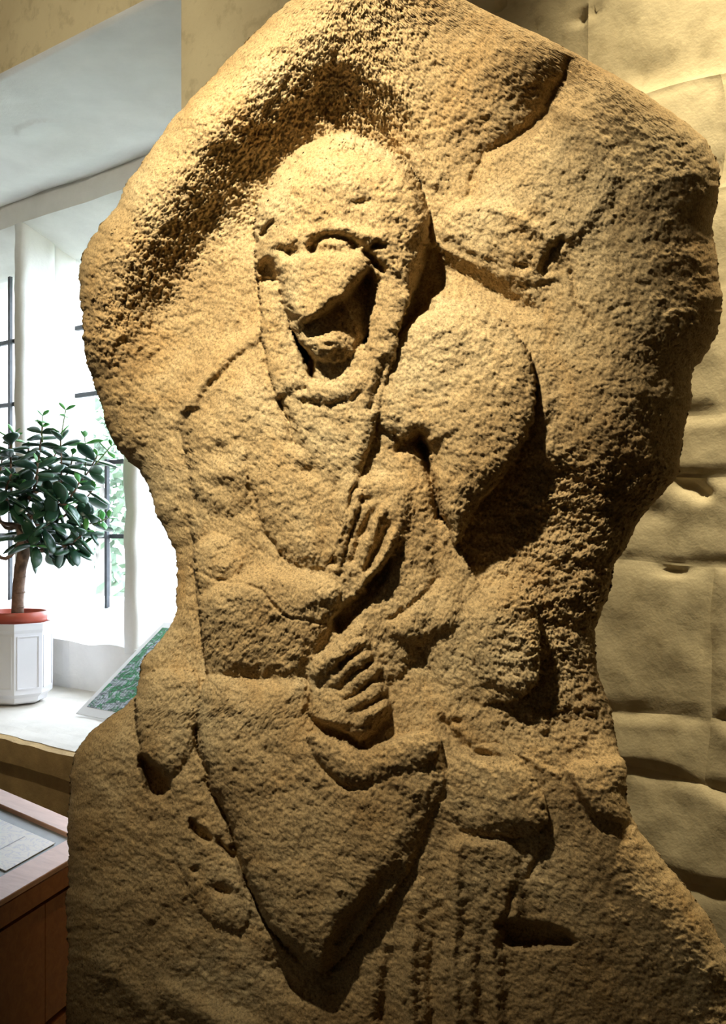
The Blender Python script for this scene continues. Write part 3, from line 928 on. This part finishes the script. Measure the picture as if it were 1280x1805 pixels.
# --- rounding towards the outline
Lp = np.stack([uL, rows], 1)[::4]; Rp = np.stack([uR, rows], 1)[::4]
def edge_dist(side):
    best = np.full(U.shape, 1e18)
    # only columns near that side need it
    cols = slice(0, NC // 3) if side == 'L' else slice(NC - NC // 2, NC)
    P = Lp if side == 'L' else Rp
    u, v = U[:, cols], V[:, cols]
    b = np.full(u.shape, 1e18)
    for i in range(len(P) - 1):
        y0, y1 = P[i, 1] - 190, P[i + 1, 1] + 190
        r0 = np.searchsorted(rows, y0); r1 = np.searchsorted(rows, y1)
        d2, _ = Sculpt.segd(u[r0:r1], v[r0:r1], P[i], P[i + 1])
        b[r0:r1] = np.minimum(b[r0:r1], d2)
    best[:, cols] = b
    return np.sqrt(best)
eL, eR = edge_dist('L'), edge_dist('R')
RLf = np.interp(rows, [0, 400, 650, 820, 1000, 1150, 1300, 2000], [46, 40, 40, 46, 26, 26, 60, 60])[:, None]
RRf = np.interp(rows, [0, 150, 300, 600, 800, 1000, 1250, 1345, 1500, 2000], [40, 60, 130, 150, 150, 90, 70, 40, 70, 90])[:, None]
def roll(e, R):
    x = np.clip(e / R, 0, 1)
    return R * (1 - np.sqrt(np.clip(1 - (1 - x) ** 2, 0, 1)))
h -= np.minimum(roll(eL, RLf), 120) * 0.95
h -= np.minimum(roll(eR, RRf), 170) * 0.95

# --- to world: slab plane turned a little, every height measured off that plane
PXM = 0.00076
YAW = math.radians(15)
NX, NY = math.sin(YAW), math.cos(YAW)
C0 = NY * 1.36


def stone_pt(u, v, hh):
    dx = (u - 640) / F; dz = (HZ - v) / F
    t = (C0 - hh * PXM) / (NX * dx + NY)
    return np.stack([dx * t, t, EYE + dz * t], -1)


G = stone_pt(U, V, h)
Z_BASE = 0.58
G[..., 2] = np.maximum(G[..., 2], Z_BASE)
# sides and back
rings = []
layers = [0.03, 0.08, 0.14, 0.19]
def back_of(col, sgn):
    out = []
    for k, dp in enumerate(layers):
        P = G[:, col].copy()
        P[:, 0] += NX * dp; P[:, 1] += NY * dp
        inset = sgn * (0.010 + 0.35 * dp * dp / 0.19)
        P[:, 0] += inset
        w = 0.006 * samp(NF, rows + 40 * k, rows * 0 + 90 * k, 500)
        P[:, 1] += w
        out.append(P)
    return out
BL = back_of(0, 1); BR = back_of(-1, -1)
cols = BL[::-1] + [G[:, i] for i in range(NC)] + BR
ALL = np.stack(cols, 1)
# keep the back off the masonry
face = ALL[..., 0] * A[0] + ALL[..., 1] * A[1]
over = np.maximum(face - (WALL * Q - 0.035), 0)
ALL[..., 0] -= over * A[0]; ALL[..., 1] -= over * A[1]
nr, nc = ALL.shape[:2]
idx = np.arange(nr * nc).reshape(nr, nc)
q = np.stack([idx[:-1, :-1], idx[1:, :-1], idx[1:, 1:], idx[:-1, 1:]], -1).reshape(-1, 4)
bk = np.stack([idx[:-1, -1], idx[1:, -1], idx[1:, 0], idx[:-1, 0]], -1)
q = np.concatenate([q, bk])
base = np.array([0.0, 1.4, Z_BASE])
verts = (ALL.reshape(-1, 3) - base)
me = bpy.data.meshes.new('carved_stone')
me.vertices.add(len(verts)); me.vertices.foreach_set('co', verts.astype(np.float32).ravel())
nq = len(q)
me.loops.add(nq * 4); me.loops.foreach_set('vertex_index', q.astype(np.int32).ravel())
me.polygons.add(nq)
me.polygons.foreach_set('loop_start', (np.arange(nq) * 4).astype(np.int32))
me.polygons.foreach_set('use_smooth', np.ones(nq, bool))
me.update(calc_edges=True)
bmx = bmesh.new(); bmx.from_mesh(me)
bmx.faces.ensure_lookup_table()
fb = bmx.verts
fb.ensure_lookup_table()
bmx.faces.new([fb[int(i)] for i in idx[-1]])
bmx.faces.new([fb[int(i)] for i in idx[0][::-1]])
bmx.normal_update()
bmx.to_mesh(me); bmx.free()
stone = link('carved_stone', me, M_STONE)
stone.location = base
tag(stone, 'tall weathered sandstone slab carved with a hooded robed figure in a niche', 'sculpture')

# plinth below the frame that carries the slab
lowx0, lowx1 = G[-1, :, 0].min(), G[-1, :, 0].max()
yc = 1.36
bm = bmesh.new()
P4 = [(lowx0 - 0.03, 1.26), (lowx1 - 0.1, 1.06), (lowx1 + 0.02, 1.22), (lowx1 - 0.25, 1.40), (lowx0 + 0.05, 1.68)]
vb = [bm.verts.new((x, y, 0.0)) for x, y in P4]; vt = [bm.verts.new((x, y, Z_BASE)) for x, y in P4]
bm.faces.new(vb[::-1]); bm.faces.new(vt)
for i in range(len(P4)):
    bm.faces.new((vb[i], vb[(i + 1) % 5], vt[(i + 1) % 5], vt[i]))
tag(from_bm('floor_plinth', bm, M_PLINTH), kind='structure')

# ------------------------------------------------------------------ potted jade plant on the sill
POT_D = 1.805
ps, _ = px_wall(26, 1200, POT_D)
pc = Vector(wp(ps, POT_D, Z_SILL + 0.006))
PXP = pc.y / F                      # metres per photo pixel at the pot


def octa(bm, rings, m=8, rot=18.0, cap0=True):
    prev = None
    for (r, z) in rings:
        cur = [bm.verts.new((r * math.cos(math.radians(rot + 360 / m * k)), r * math.sin(math.radians(rot + 360 / m * k)), z)) for k in range(m)]
        if prev is None:
            if cap0: bm.faces.new(cur[::-1])
        else:
            for k in range(m):
                bm.faces.new((prev[k], prev[(k + 1) % m], cur[(k + 1) % m], cur[k]))
        prev = cur
    return prev


pot = empty('plant_pot', pc)
pot.scale = (Q, Q, Q)
tag(pot, 'white octagonal planter with panelled sides standing on the window sill', 'planter')
H = 0.250
bm = bmesh.new()
last = octa(bm, [(0.086, 0.0), (0.096, 0.006), (0.100, 0.020), (0.114, 0.032), (0.115, 0.06), (0.116, H - 0.03), (0.119, H - 0.02), (0.120, H), (0.110, H), (0.108, 0.05)])
bm.faces.new(last)
from_bm('pot_body', bm, M_POT, pot)
for k in range(8):                                  # sunk panel frames on the eight faces
    a0 = math.radians(-18 + 45 * k + 0); a1 = a0 + math.radians(45)
    r = 0.1165
    p0 = Vector((r * math.cos(a0 + math.radians(36)), r * math.sin(a0 + math.radians(36)), 0)); p1 = Vector((r * math.cos(a1 + math.radians(36)), r * math.sin(a1 + math.radians(36)), 0))
    nrm = (p0 + p1).normalized()
    bm = bmesh.new()
    for (x0, x1, z0, z1) in ((0.10, 0.90, 0.048, 0.052), (0.10, 0.90, H - 0.042, H - 0.038), (0.10, 0.14, 0.052, H - 0.042), (0.86, 0.90, 0.052, H - 0.042)):
        c = []
        for z in (z0, z1):
            for x, dd in ((x0, -0.003), (x1, -0.003), (x1, 0.0012), (x0, 0.0012)):
                q_ = p0.lerp(p1, x) + nrm * dd; q_.z = z; c.append(q_)
        add_hex(bm, c)
    from_bm('panel_frame', bm, M_POT, pot)

jade = empty('jade_plant', pc + Vector((0, 0, 0.051 * Q)))
jade.scale = (Q, Q, Q)
tag(jade, 'bushy jade plant with thick glossy leaves in a red plastic pot', 'plant')
JZ = 0.051
bm = bmesh.new()
last = octa(bm, [(0.070, 0.0), (0.082, 0.12), (0.092, H - JZ - 0.002), (0.099, H - JZ + 0.002), (0.101, H - JZ + 0.030), (0.098, H - JZ + 0.033), (0.093, H - JZ + 0.031), (0.090, H - JZ + 0.014), (0.05, H - JZ + 0.012)], 40, 0)
bm.faces.new(last)
from_bm('red_pot', bm, M_RED, jade, smooth=True)
bm = bmesh.new()
soil_z = H - JZ + 0.016
ring0 = bm.verts.new((0, 0, soil_z + 0.006)); prev = None
for r in (0.03, 0.06, 0.0895):
    cur = [bm.verts.new((r * math.cos(2 * math.pi * k / 36), r * math.sin(2 * math.pi * k / 36), soil_z + random.uniform(-.002, .005) if r < .08 else soil_z)) for k in range(36)]
    for k in range(36):
        if prev is None: bm.faces.new((ring0, cur[k], cur[(k + 1) % 36]))
        else: bm.faces.new((prev[k], cur[k], cur[(k + 1) % 36], prev[(k + 1) % 36]))
    prev = cur
from_bm('soil', bm, M_SOIL, jade)

JO = jade.location


def jp(u, v, dd=0.0):
    """a point of the plant: photo column/row at the pot's distance, dd metres deeper"""
    y = pc.y + dd * Q
    return (Vector(((u - 640) / F * y, y, EYE + (HZ - v) / F * y)) - JO) / Q


rj = random.Random(21)
trunk = [jp(31, 1084), jp(31, 1060), jp(33, 1030), jp(36, 1000), jp(42, 975), jp(40, 950), jp(36, 925), jp(28, 905)]
bm = bmesh.new(); tube(bm, trunk, [0.0200, 0.0185, 0.0185, 0.0190, 0.0200, 0.0170, 0.0140, 0.011], 12)
from_bm('trunk', bm, M_BARK, jade, smooth=True)
for v_ in (1070, 1044, 1016):                       # old leaf scars ring the stem
    bm = bmesh.new()
    c = jp(32 + (1070 - v_) * 0.05, v_)
    tube(bm, [c + Vector((0, 0, -0.0025)), c, c + Vector((0, 0, 0.0025))], [0.0186, 0.0203, 0.0186], 12)
    from_bm('leaf_scar', bm, M_BARK, jade, smooth=True)


def leaf_mesh(name, m, L=0.058, Wd=0.026, T=0.0065, curl=0.10):
    bm = bmesh.new()
    n, k = 8, 8
    rings = []
    for i in range(n + 1):
        t = i / n
        w = Wd * 0.5 * (0.10 + 0.90 * math.sin(math.pi * min(1, t ** 1.25)) ** 0.75) if t < 1 else 0.0006
        if t > 0.97: w = 0.0006
        th = T * 0.5 * (0.35 + 0.65 * math.sin(math.pi * min(1, t * 0.98)) ** 0.6) if t < 1 else 0.0006
        z = -curl * L * t * t * 0.6 + curl * L * t * 0.2
        rings.append([bm.verts.new((t * L, w * math.cos(2 * math.pi * j / k), z + th * math.sin(2 * math.pi * j / k) + 0.12 * w * abs(math.cos(2 * math.pi * j / k)))) for j in range(k)])
    for i in range(n):
        for j in range(k):
            bm.faces.new((rings[i][j], rings[i][(j + 1) % k], rings[i + 1][(j + 1) % k], rings[i + 1][j]))
    bm.faces.new(rings[0][::-1]); bm.faces.new(rings[-1])
    bmesh.ops.recalc_face_normals(bm, faces=bm.faces)
    me = bpy.data.meshes.new(name); bm.to_mesh(me); bm.free()
    me.polygons.foreach_set('use_smooth', [True] * len(me.polygons))
    me.materials.append(m)
    return me


LM = [leaf_mesh('leaf', M_LEAF, 0.066, 0.038, 0.0095, 0.16), leaf_mesh('leaf', M_LEAF, 0.058, 0.034, 0.009, 0.30), leaf_mesh('leaf', M_LEAF, 0.072, 0.035, 0.009, 0.05)]
LY = [leaf_mesh('leaf', M_LEAF_Y, 0.042, 0.020, 0.0045, 0.05), leaf_mesh('leaf', M_LEAF_Y, 0.034, 0.015, 0.004, 0.15)]
NLEAF = [0]


def put_leaf(me, p, d, roll_, sc):
    d = d.normalized()
    y = Vector((0, 0, 1)).cross(d)
    if y.length < 0.05: y = Vector((1, 0, 0)).cross(d)
    y.normalize(); z = d.cross(y)
    R = Matrix((d, y, z)).transposed() @ Matrix.Rotation(roll_, 3, 'X')
    o = bpy.data.objects.new('leaf', me); COL.objects.link(o); o.parent = jade
    o.matrix_local = Matrix.Translation(p) @ R.to_4x4() @ Matrix.Scale(sc, 4)
    NLEAF[0] += 1


def shoot(pts, radii, pairs=4, span=0.085, size=1.28, young=2, droop=0.0):
    """a branch with pairs of leaves crossing each other towards its tip"""
    P = [Vector(p) for p in pts]
    bm = bmesh.new()
    C_ = catmull([tuple(p) for p in P], False, 4)
    rr = np.interp(np.linspace(0, 1, len(C_)), np.linspace(0, 1, len(radii)), radii)
    tube(bm, [Vector(c) for c in C_], list(rr), 7)
    from_bm('branch', bm, M_BARK if radii[0] > 0.0045 else M_TWIG, jade, smooth=True)
    tip = Vector(C_[-1]); dirn = (Vector(C_[-1]) - Vector(C_[-4])).normalized()
    a = dirn.cross(Vector((0.3, 0.9, 0.2))).normalized(); b = dirn.cross(a)
    ph = rj.uniform(0, math.pi)
    cum = [0.0]
    for i in range(len(C_) - 1, 0, -1): cum.append(cum[-1] + float(np.linalg.norm(C_[i] - C_[i - 1])))
    for k in range(pairs):
        dist = min(span * k / max(1, pairs - 1) + 0.002, cum[-1] * 0.98)
        j = next(i for i in range(len(cum)) if cum[i] >= dist or i == len(cum) - 1)
        j = max(j, 1); f_ = (dist - cum[j - 1]) / max(1e-6, cum[j] - cum[j - 1])
        p = Vector(C_[len(C_) - j]) .lerp(Vector(C_[len(C_) - 1 - j]), min(1, f_))
        ang = ph + k * math.pi / 2 + rj.uniform(-.25, .25)
        for sg in (0, math.pi):
            lat = a * math.cos(ang + sg) + b * math.sin(ang + sg)
            open_ = 0.35 + 0.35 * k / max(1, pairs - 1) * 2 + rj.uniform(-.1, .2)
            d = dirn * max(0.05, 1.0 - open_) + lat * (0.5 + open_ * 0.6) + Vector((0, 0, -droop - 0.12 * k * rj.random()))
            me_ = (LY if k < young else LM)
            me_ = me_[rj.randrange(len(me_))]
            s_ = size * rj.uniform(0.82, 1.12) * (1.0 if k else 0.75)
            put_leaf(me_, p, d, rj.uniform(-.5, .5), s_)


B0, B1, B2 = trunk[-1], trunk[-3], trunk[-4]
nodes = {}
main = [  # start point, way points, tip: (u, v, depth)
    (trunk[-1], [(22, 890, 0), (20, 850, -0.02)], (18, 772, -0.03), 5),
    (trunk[-1], [(34, 880, 0.03), (60, 860, 0.03)], (75, 752, 0.02), 5),
    (trunk[-1], [(60, 897, -0.02), (95, 897, -0.04), (108, 850, -0.05)], (106, 765, -0.05), 6),
    (trunk[-2], [(60, 900, 0.02), (110, 880, 0.05), (150, 840, 0.06)], (172, 802, 0.06), 3),
    (trunk[-2], [(70, 905, -0.05), (120, 880, -0.07)], (140, 850, -0.08), 5),
    (trunk[-2], [(70, 930, 0.0), (120, 925, 0.0), (150, 925, 0.0)], (172, 918, 0.0), 4),
    (trunk[-3], [(75, 960, -0.02), (105, 965, -0.03), (130, 955, -0.04)], (152, 935, -0.05), 5),
    (trunk[-3], [(80, 965, 0.04), (115, 960, 0.05)], (148, 960, 0.06), 4),
    (trunk[-2], [(0, 920, -0.02), (-20, 890, -0.03)], (-18, 830, -0.04), 6),
    (trunk[-2], [(10, 930, 0.06), (-5, 890, 0.09)], (5, 800, 0.11), 6),
    (trunk[-3], [(10, 985, -0.03), (-20, 960, -0.07)], (-40, 920, -0.1), 5),
    (trunk[-1], [(50, 880, -0.07), (64, 850, -0.11)], (66, 815, -0.14), 6),
    (trunk[-1], [(45, 890, 0.07), (75, 850, 0.10)], (98, 800, 0.12), 6),
    (trunk[-3], [(60, 940, -0.06), (75, 930, -0.10)], (96, 915, -0.13), 6),
    (trunk[-4], [(70, 970, 0.03), (95, 970, 0.06)], (112, 945, 0.09), 5),
    (trunk[-2], [(20, 900, -0.07), (10, 870, -0.11)], (20, 835, -0.14), 6),
    (trunk[-3], [(50, 955, 0.05), (62, 935, 0.08)], (58, 910, 0.1), 5),
    (trunk[-1], [(60, 870, 0.0), (100, 850, 0.0), (122, 830, 0.0)], (128, 800, 0.0), 4),
    (trunk[-2], [(75, 900, 0.0), (100, 890, -0.09)], (118, 890, -0.12), 5),
    (trunk[-3], [(45, 950, -0.06), (60, 960, -0.09)], (66, 962, -0.12), 4),
    (trunk[-1], [(48, 880, 0.02), (52, 830, 0.04)], (50, 790, 0.05), 5),
    (trunk[-2], [(30, 900, -0.03), (45, 870, -0.06)], (40, 860, -0.10), 5),
    (trunk[-3], [(80, 955, 0.0), (110, 962, -0.02)], (128, 972, -0.04), 3),
    (trunk[-2], [(80, 925, 0.02), (120, 905, 0.03), (150, 880, 0.04)], (166, 860, 0.04), 3),
]
for st_, way, tip_, npair in main:
    pts = [st_] + [jp(*w) for w in way] + [jp(*tip_)]
    L_ = len(pts)
    shoot(pts, [0.0085, 0.006, 0.0040, 0.0028, 0.0022][:max(3, L_)], npair + (1 if tip_[0] > 0 else 0), 0.019 * npair, 1.25, 1, 0.05)
# slim twigs with pale young leaves
for st_, way, tip_ in ((jp(106, 800, -0.05), [(108, 770, -0.05)], (116, 722, -0.05)), (jp(75, 780, 0.02), [(74, 755, 0.02)], (75, 732, 0.02)),
                       (jp(150, 840, 0.06), [(152, 800, 0.06)], (149, 770, 0.06)), (jp(160, 828, 0.06), [(180, 805, 0.06)], (197, 785, 0.06)),
                       (jp(20, 800, -0.03), [(22, 780, -0.03)], (25, 764, -0.03)), (jp(165, 925, 0.0), [(180, 918, 0.0)], (192, 912, 0.0))):
    shoot([st_] + [jp(*w) for w in way] + [jp(*tip_)], [0.003, 0.0022, 0.0015], 2, 0.02, 1.25, 2, -0.1)

# ------------------------------------------------------------------ picture board leaning on the apron
bs = px_wall(135, 1262, 1.789)[0]
def picture():
    m, N, L, P = mat('printed_site_plan')
    tc = N.new('ShaderNodeTexCoord').outputs['Object']
    n = noise_node(N, L, 16, 4, 0.6, tc, 1.5)
    mp = N.new('ShaderNodeMapping'); mp.inputs['Scale'].default_value = (0.35, 1.6, 1); mp.inputs['Rotation'].default_value = (0, 0, 0.5)
    L.new(tc, mp.inputs[0])
    w = noise_node(N, L, 70, 5, 0.65, mp.outputs[0], 1.2)
    c = ramp(N, L, n.outputs['Fac'], [(0.40, (0.42, 0.46, 0.50)), (0.47, (0.30, 0.36, 0.36)), (0.50, (0.02, 0.20, 0.07)), (0.58, (0.03, 0.26, 0.09)), (0.64, (0.40, 0.45, 0.48))])
    c.color_ramp.interpolation = 'LINEAR'
    l = ramp(N, L, w.outputs['Fac'], [(0.38, (0.10, 0.13, 0.14)), (0.46, (0.75, 0.78, 0.8)), (0.60, (1.5, 1.5, 1.55))])
    wv = N.new('ShaderNodeTexWave'); wv.inputs['Scale'].default_value = 22; wv.inputs['Distortion'].default_value = 9; wv.inputs['Detail'].default_value = 3
    L.new(tc, wv.inputs['Vector'])
    l2 = ramp(N, L, wv.outputs['Fac'], [(0.12, (0.15, 0.2, 0.22)), (0.3, (1, 1, 1))])
    a = mixc(N, L, 0.85, c.outputs[0], l.outputs[0], 'MULTIPLY')
    L.new(mixc(N, L, 0.55, a, l2.outputs[0], 'MULTIPLY'), P.inputs['Base Color'])
    P.inputs['Roughness'].default_value = 0.35
    return m
M_PRINT = picture()
M_CARD = simple('white_card', (0.82, 0.82, 0.82), 0.5, 0.03, 5, 0.02, 0.001, 50)
d0, z0, d1, z1 = 1.789, Z_SILL + 0.006, 2.082, -0.338
along = Vector((-W[0], -W[1], 0)); up_ = (Vector(wp(0, d1, z1)) - Vector(wp(0, d0, z0))); blen = up_.length * 1.12; up_.normalize()
nb = along.cross(up_).normalized()
board = empty('picture_board', wp(bs, d0, z0))
tag(board, 'white-bordered green and grey printed picture leaning behind the slab on the sill', 'picture')
board.matrix_world = Matrix.Translation(Vector(wp(bs, d0, z0))) @ Matrix((along, up_, nb)).transposed().to_4x4()
def flat(name, x0, x1, y0, y1, za, zb, m, parent):
    bm = bmesh.new()
    add_hex(bm, [(x0, y0, za), (x1, y0, za), (x1, y1, za), (x0, y1, za), (x0, y0, zb), (x1, y0, zb), (x1, y1, zb), (x0, y1, zb)])
    return from_bm(name, bm, m, parent)
flat('board', 0, 0.50, 0, blen, 0.0, 0.004, M_CARD, board)
flat('print', 0.022, 0.478, 0.035, blen - 0.03, 0.004, 0.0047, M_PRINT, board)

# ------------------------------------------------------------------ sloping wooden display desk
Cn = Vector((-0.481, 1.95, EYE - 0.592))
du = Vector((-0.257, -0.966, 0)); dv = Vector((-0.966, 0.257, 0.3076)); dvh = Vector((-0.966, 0.257, 0)); dv.normalize()
dn = dv.cross(du).normalized()
if dn.z < 0: dn = -dn
desk = empty('display_desk', (0, 0, 0))
tag(desk, 'red-brown wooden display desk with sloping pale framed top beside the slab', 'desk')
desk.location = Vector((Cn.x, Cn.y, 0)) + du * 0.4 + dvh * 0.25
TO = Cn - desk.location
LA, LB = 0.80, 0.56


def slab_part(name, a0, a1, b0, b1, n0, n1, m):
    bm = bmesh.new()
    c = []
    for nn in (n0, n1):
        for a, b in ((a0, b0), (a1, b0), (a1, b1), (a0, b1)):
            c.append(TO + du * a + dv * b + dn * nn)
    add_hex(bm, c)
    bmesh.ops.bevel(bm, geom=bm.edges[:], offset=0.0012, segments=1, affect='EDGES')
    return from_bm(name, bm, m, desk)


RAIL = 0.046
slab_part('front_rail', 0, LA, 0, RAIL, -0.012, 0, M_WOOD_TOP)
slab_part('side_rail', 0, RAIL + 0.012, RAIL + 0.0005, LB - RAIL, -0.012, 0, M_WOOD_TOP)
slab_part('side_rail', LA - RAIL - 0.012, LA, RAIL + 0.0005, LB - RAIL, -0.012, 0, M_WOOD_TOP)
slab_part('back_rail', 0, LA, LB - RAIL + 0.0005, LB, -0.012, 0, M_WOOD_TOP)
M_SLATE = simple('grey_display_panel', (0.20, 0.22, 0.24), 0.4, 0.25, 30, 0.1, 0.001, 90, 0.5)
slab_part('display_panel', RAIL + 0.013, LA - RAIL - 0.013, RAIL + 0.001, LB - RAIL - 0.001, -0.0115, -0.007, M_SLATE)
bm = bmesh.new()                                              # fascia under the top, in the dark front
def desk_box(name, a0, a1, b0, b1, z0f, z1f, m):
    """upright body piece: z given above the floor; z1f may follow the slope of the top"""
    bm = bmesh.new(); c = []
    for top in (0, 1):
        for a, b in ((a0, b0), (a1, b0), (a1, b1), (a0, b1)):
            p = TO + du * a + dvh * b
            if top:
                p.z = z1f if z1f is not None else (TO.z + 0.3076 * b - 0.0145)
            else:
                p.z = z0f
            c.append(p)
    add_hex(bm, c)
    return from_bm(name, bm, m, desk)
bm.free()
zt = TO.z
desk_box('fascia', 0.004, LA - 0.004, 0.003, 0.030, zt - 0.046, zt - 0.0125, M_WOOD)
desk_box('core', 0.02, LA - 0.02, 0.034, LB - 0.04, 0.02, None, M_BLACK)
for k in range(4):
    a0 = 0.008 + k * (LA - 0.016) / 4
    desk_box('front_board', a0 + 0.001, a0 + (LA - 0.016) / 4 - 0.001, 0.012, 0.032, zt - 0.262, zt - 0.058, M_WOOD)
    desk_box('front_board', a0 + 0.001, a0 + (LA - 0.016) / 4 - 0.001, 0.012, 0.032, 0.10, zt - 0.276, M_WOOD)
desk_box('plinth_board', 0.03, LA - 0.03, 0.03, 0.05, 0.0, 0.10, M_BLACK)
desk_box('side_board', 0.004, 0.019, 0.034, LB - 0.02, 0.0, None, M_WOOD)
desk_box('side_board', LA - 0.019, LA - 0.004, 0.034, LB - 0.02, 0.0, None, M_WOOD)

# leaflet on the display panel
def on_desk(u, v, n_off):
    r = Vector(((u - 640) / F, 1, (HZ - v) / F)); o_ = Cn + dn * n_off - Vector((0, 0, EYE))
    return r * (o_.dot(dn) / r.dot(dn)) + Vector((0, 0, EYE))
pa, pb = on_desk(97, 1487, -0.006), on_desk(10, 1536, -0.006)
e1 = (pb - pa); l1 = e1.length; e1.normalize(); e2 = dn.cross(e1).normalized()
if e2.dot(dv) < 0: e2 = -e2
def leaflet_mat():
    m, N, L, P = mat('printed_leaflet')
    tc = N.new('ShaderNodeTexCoord').outputs['Object']
    n = noise_node(N, L, 26, 3, 0.5, tc, 2.0)
    c = ramp(N, L, n.outputs['Fac'], [(0.44, (0.93, 0.93, 0.95)), (0.49, (0.72, 0.74, 0.86)), (0.53, (0.93, 0.93, 0.95))])
    L.new(c.outputs[0], P.inputs['Base Color']); P.inputs['Roughness'].default_value = 0.4
    return m
lf = bpy.data.objects.new('leaflet', None); COL.objects.link(lf)
lf.matrix_world = Matrix.Translation(pa) @ Matrix((e1, e2, e1.cross(e2))).transposed().to_4x4()
tag(lf, 'white printed leaflet lying on the grey panel of the wooden desk', 'leaflet')
sgn = 1 if e1.cross(e2).z > 0 else -1
flat('sheet', 0, l1, 0, 0.26, 0.0, 0.0012 * sgn, leaflet_mat(), lf)
flat('rule', l1 * .14, l1 * .86, 0.05, 0.0515, 0.0012 * sgn, 0.0015 * sgn, simple('faint_blue_ink', (0.5, 0.52, 0.66)), lf)

# ------------------------------------------------------------------ trees outside, seen through the panes
M_TREE = simple('pale_spring_foliage', (0.13, 0.19, 0.12), 0.7, 0.3, 3)
M_TRUNK = simple('grey_tree_bark', (0.16, 0.14, 0.12), 0.9, 0.3, 8)
rt = random.Random(9)
GZ = EYE + Q * (Z_FLOOR - 0.03)


def tree(label, x, y, crown_z, rx, rz, n, leaf):
    root = empty('tree', (x, y, GZ))
    tag(root, label, 'tree')
    bm = bmesh.new()
    tube(bm, [(0, 0, 0), (0.05, 0.02, (crown_z - GZ) * 0.5), (0, 0.05, crown_z - GZ)], [0.14, 0.10, 0.04], 10)
    from_bm('trunk', bm, M_TRUNK, root, smooth=True)
    bm = bmesh.new()
    blobs = [(rt.gauss(0, .5) * rx, rt.gauss(0, .5) * rx, rt.gauss(0, .5) * rz, rt.uniform(.25, .5)) for _ in range(14)]
    for _ in range(n):
        b = rt.choice(blobs)
        c = Vector((b[0] + rt.gauss(0, 1) * b[3] * rx * .5, b[1] + rt.gauss(0, 1) * b[3] * rx * .5, crown_z - GZ + b[2] + rt.gauss(0, 1) * b[3] * rz * .5))
        u = Vector((rt.gauss(0, 1), rt.gauss(0, 1), rt.gauss(0, 1))).normalized(); w = u.orthogonal().normalized()
        l = leaf * rt.uniform(.7, 1.3)
        vs = [bm.verts.new(c + u * l), bm.verts.new(c + w * l * .45), bm.verts.new(c - u * l), bm.verts.new(c - w * l * .45)]
        bm.faces.new(vs)
    me_ = bpy.data.meshes.new('foliage'); bm.to_mesh(me_); bm.free()
    f_ = link('foliage', me_, M_TREE, root); f_['kind'] = 'stuff'
    return root


tree('pale green tree outside the window behind the jade plant', -3.35, 13.0, EYE + 0.6, 1.0, 1.2, 1500, 0.10)
tree('tall pale tree outside the window at the left edge', -7.1, 19.0, EYE + 3.2, 2.0, 2.4, 2600, 0.16)
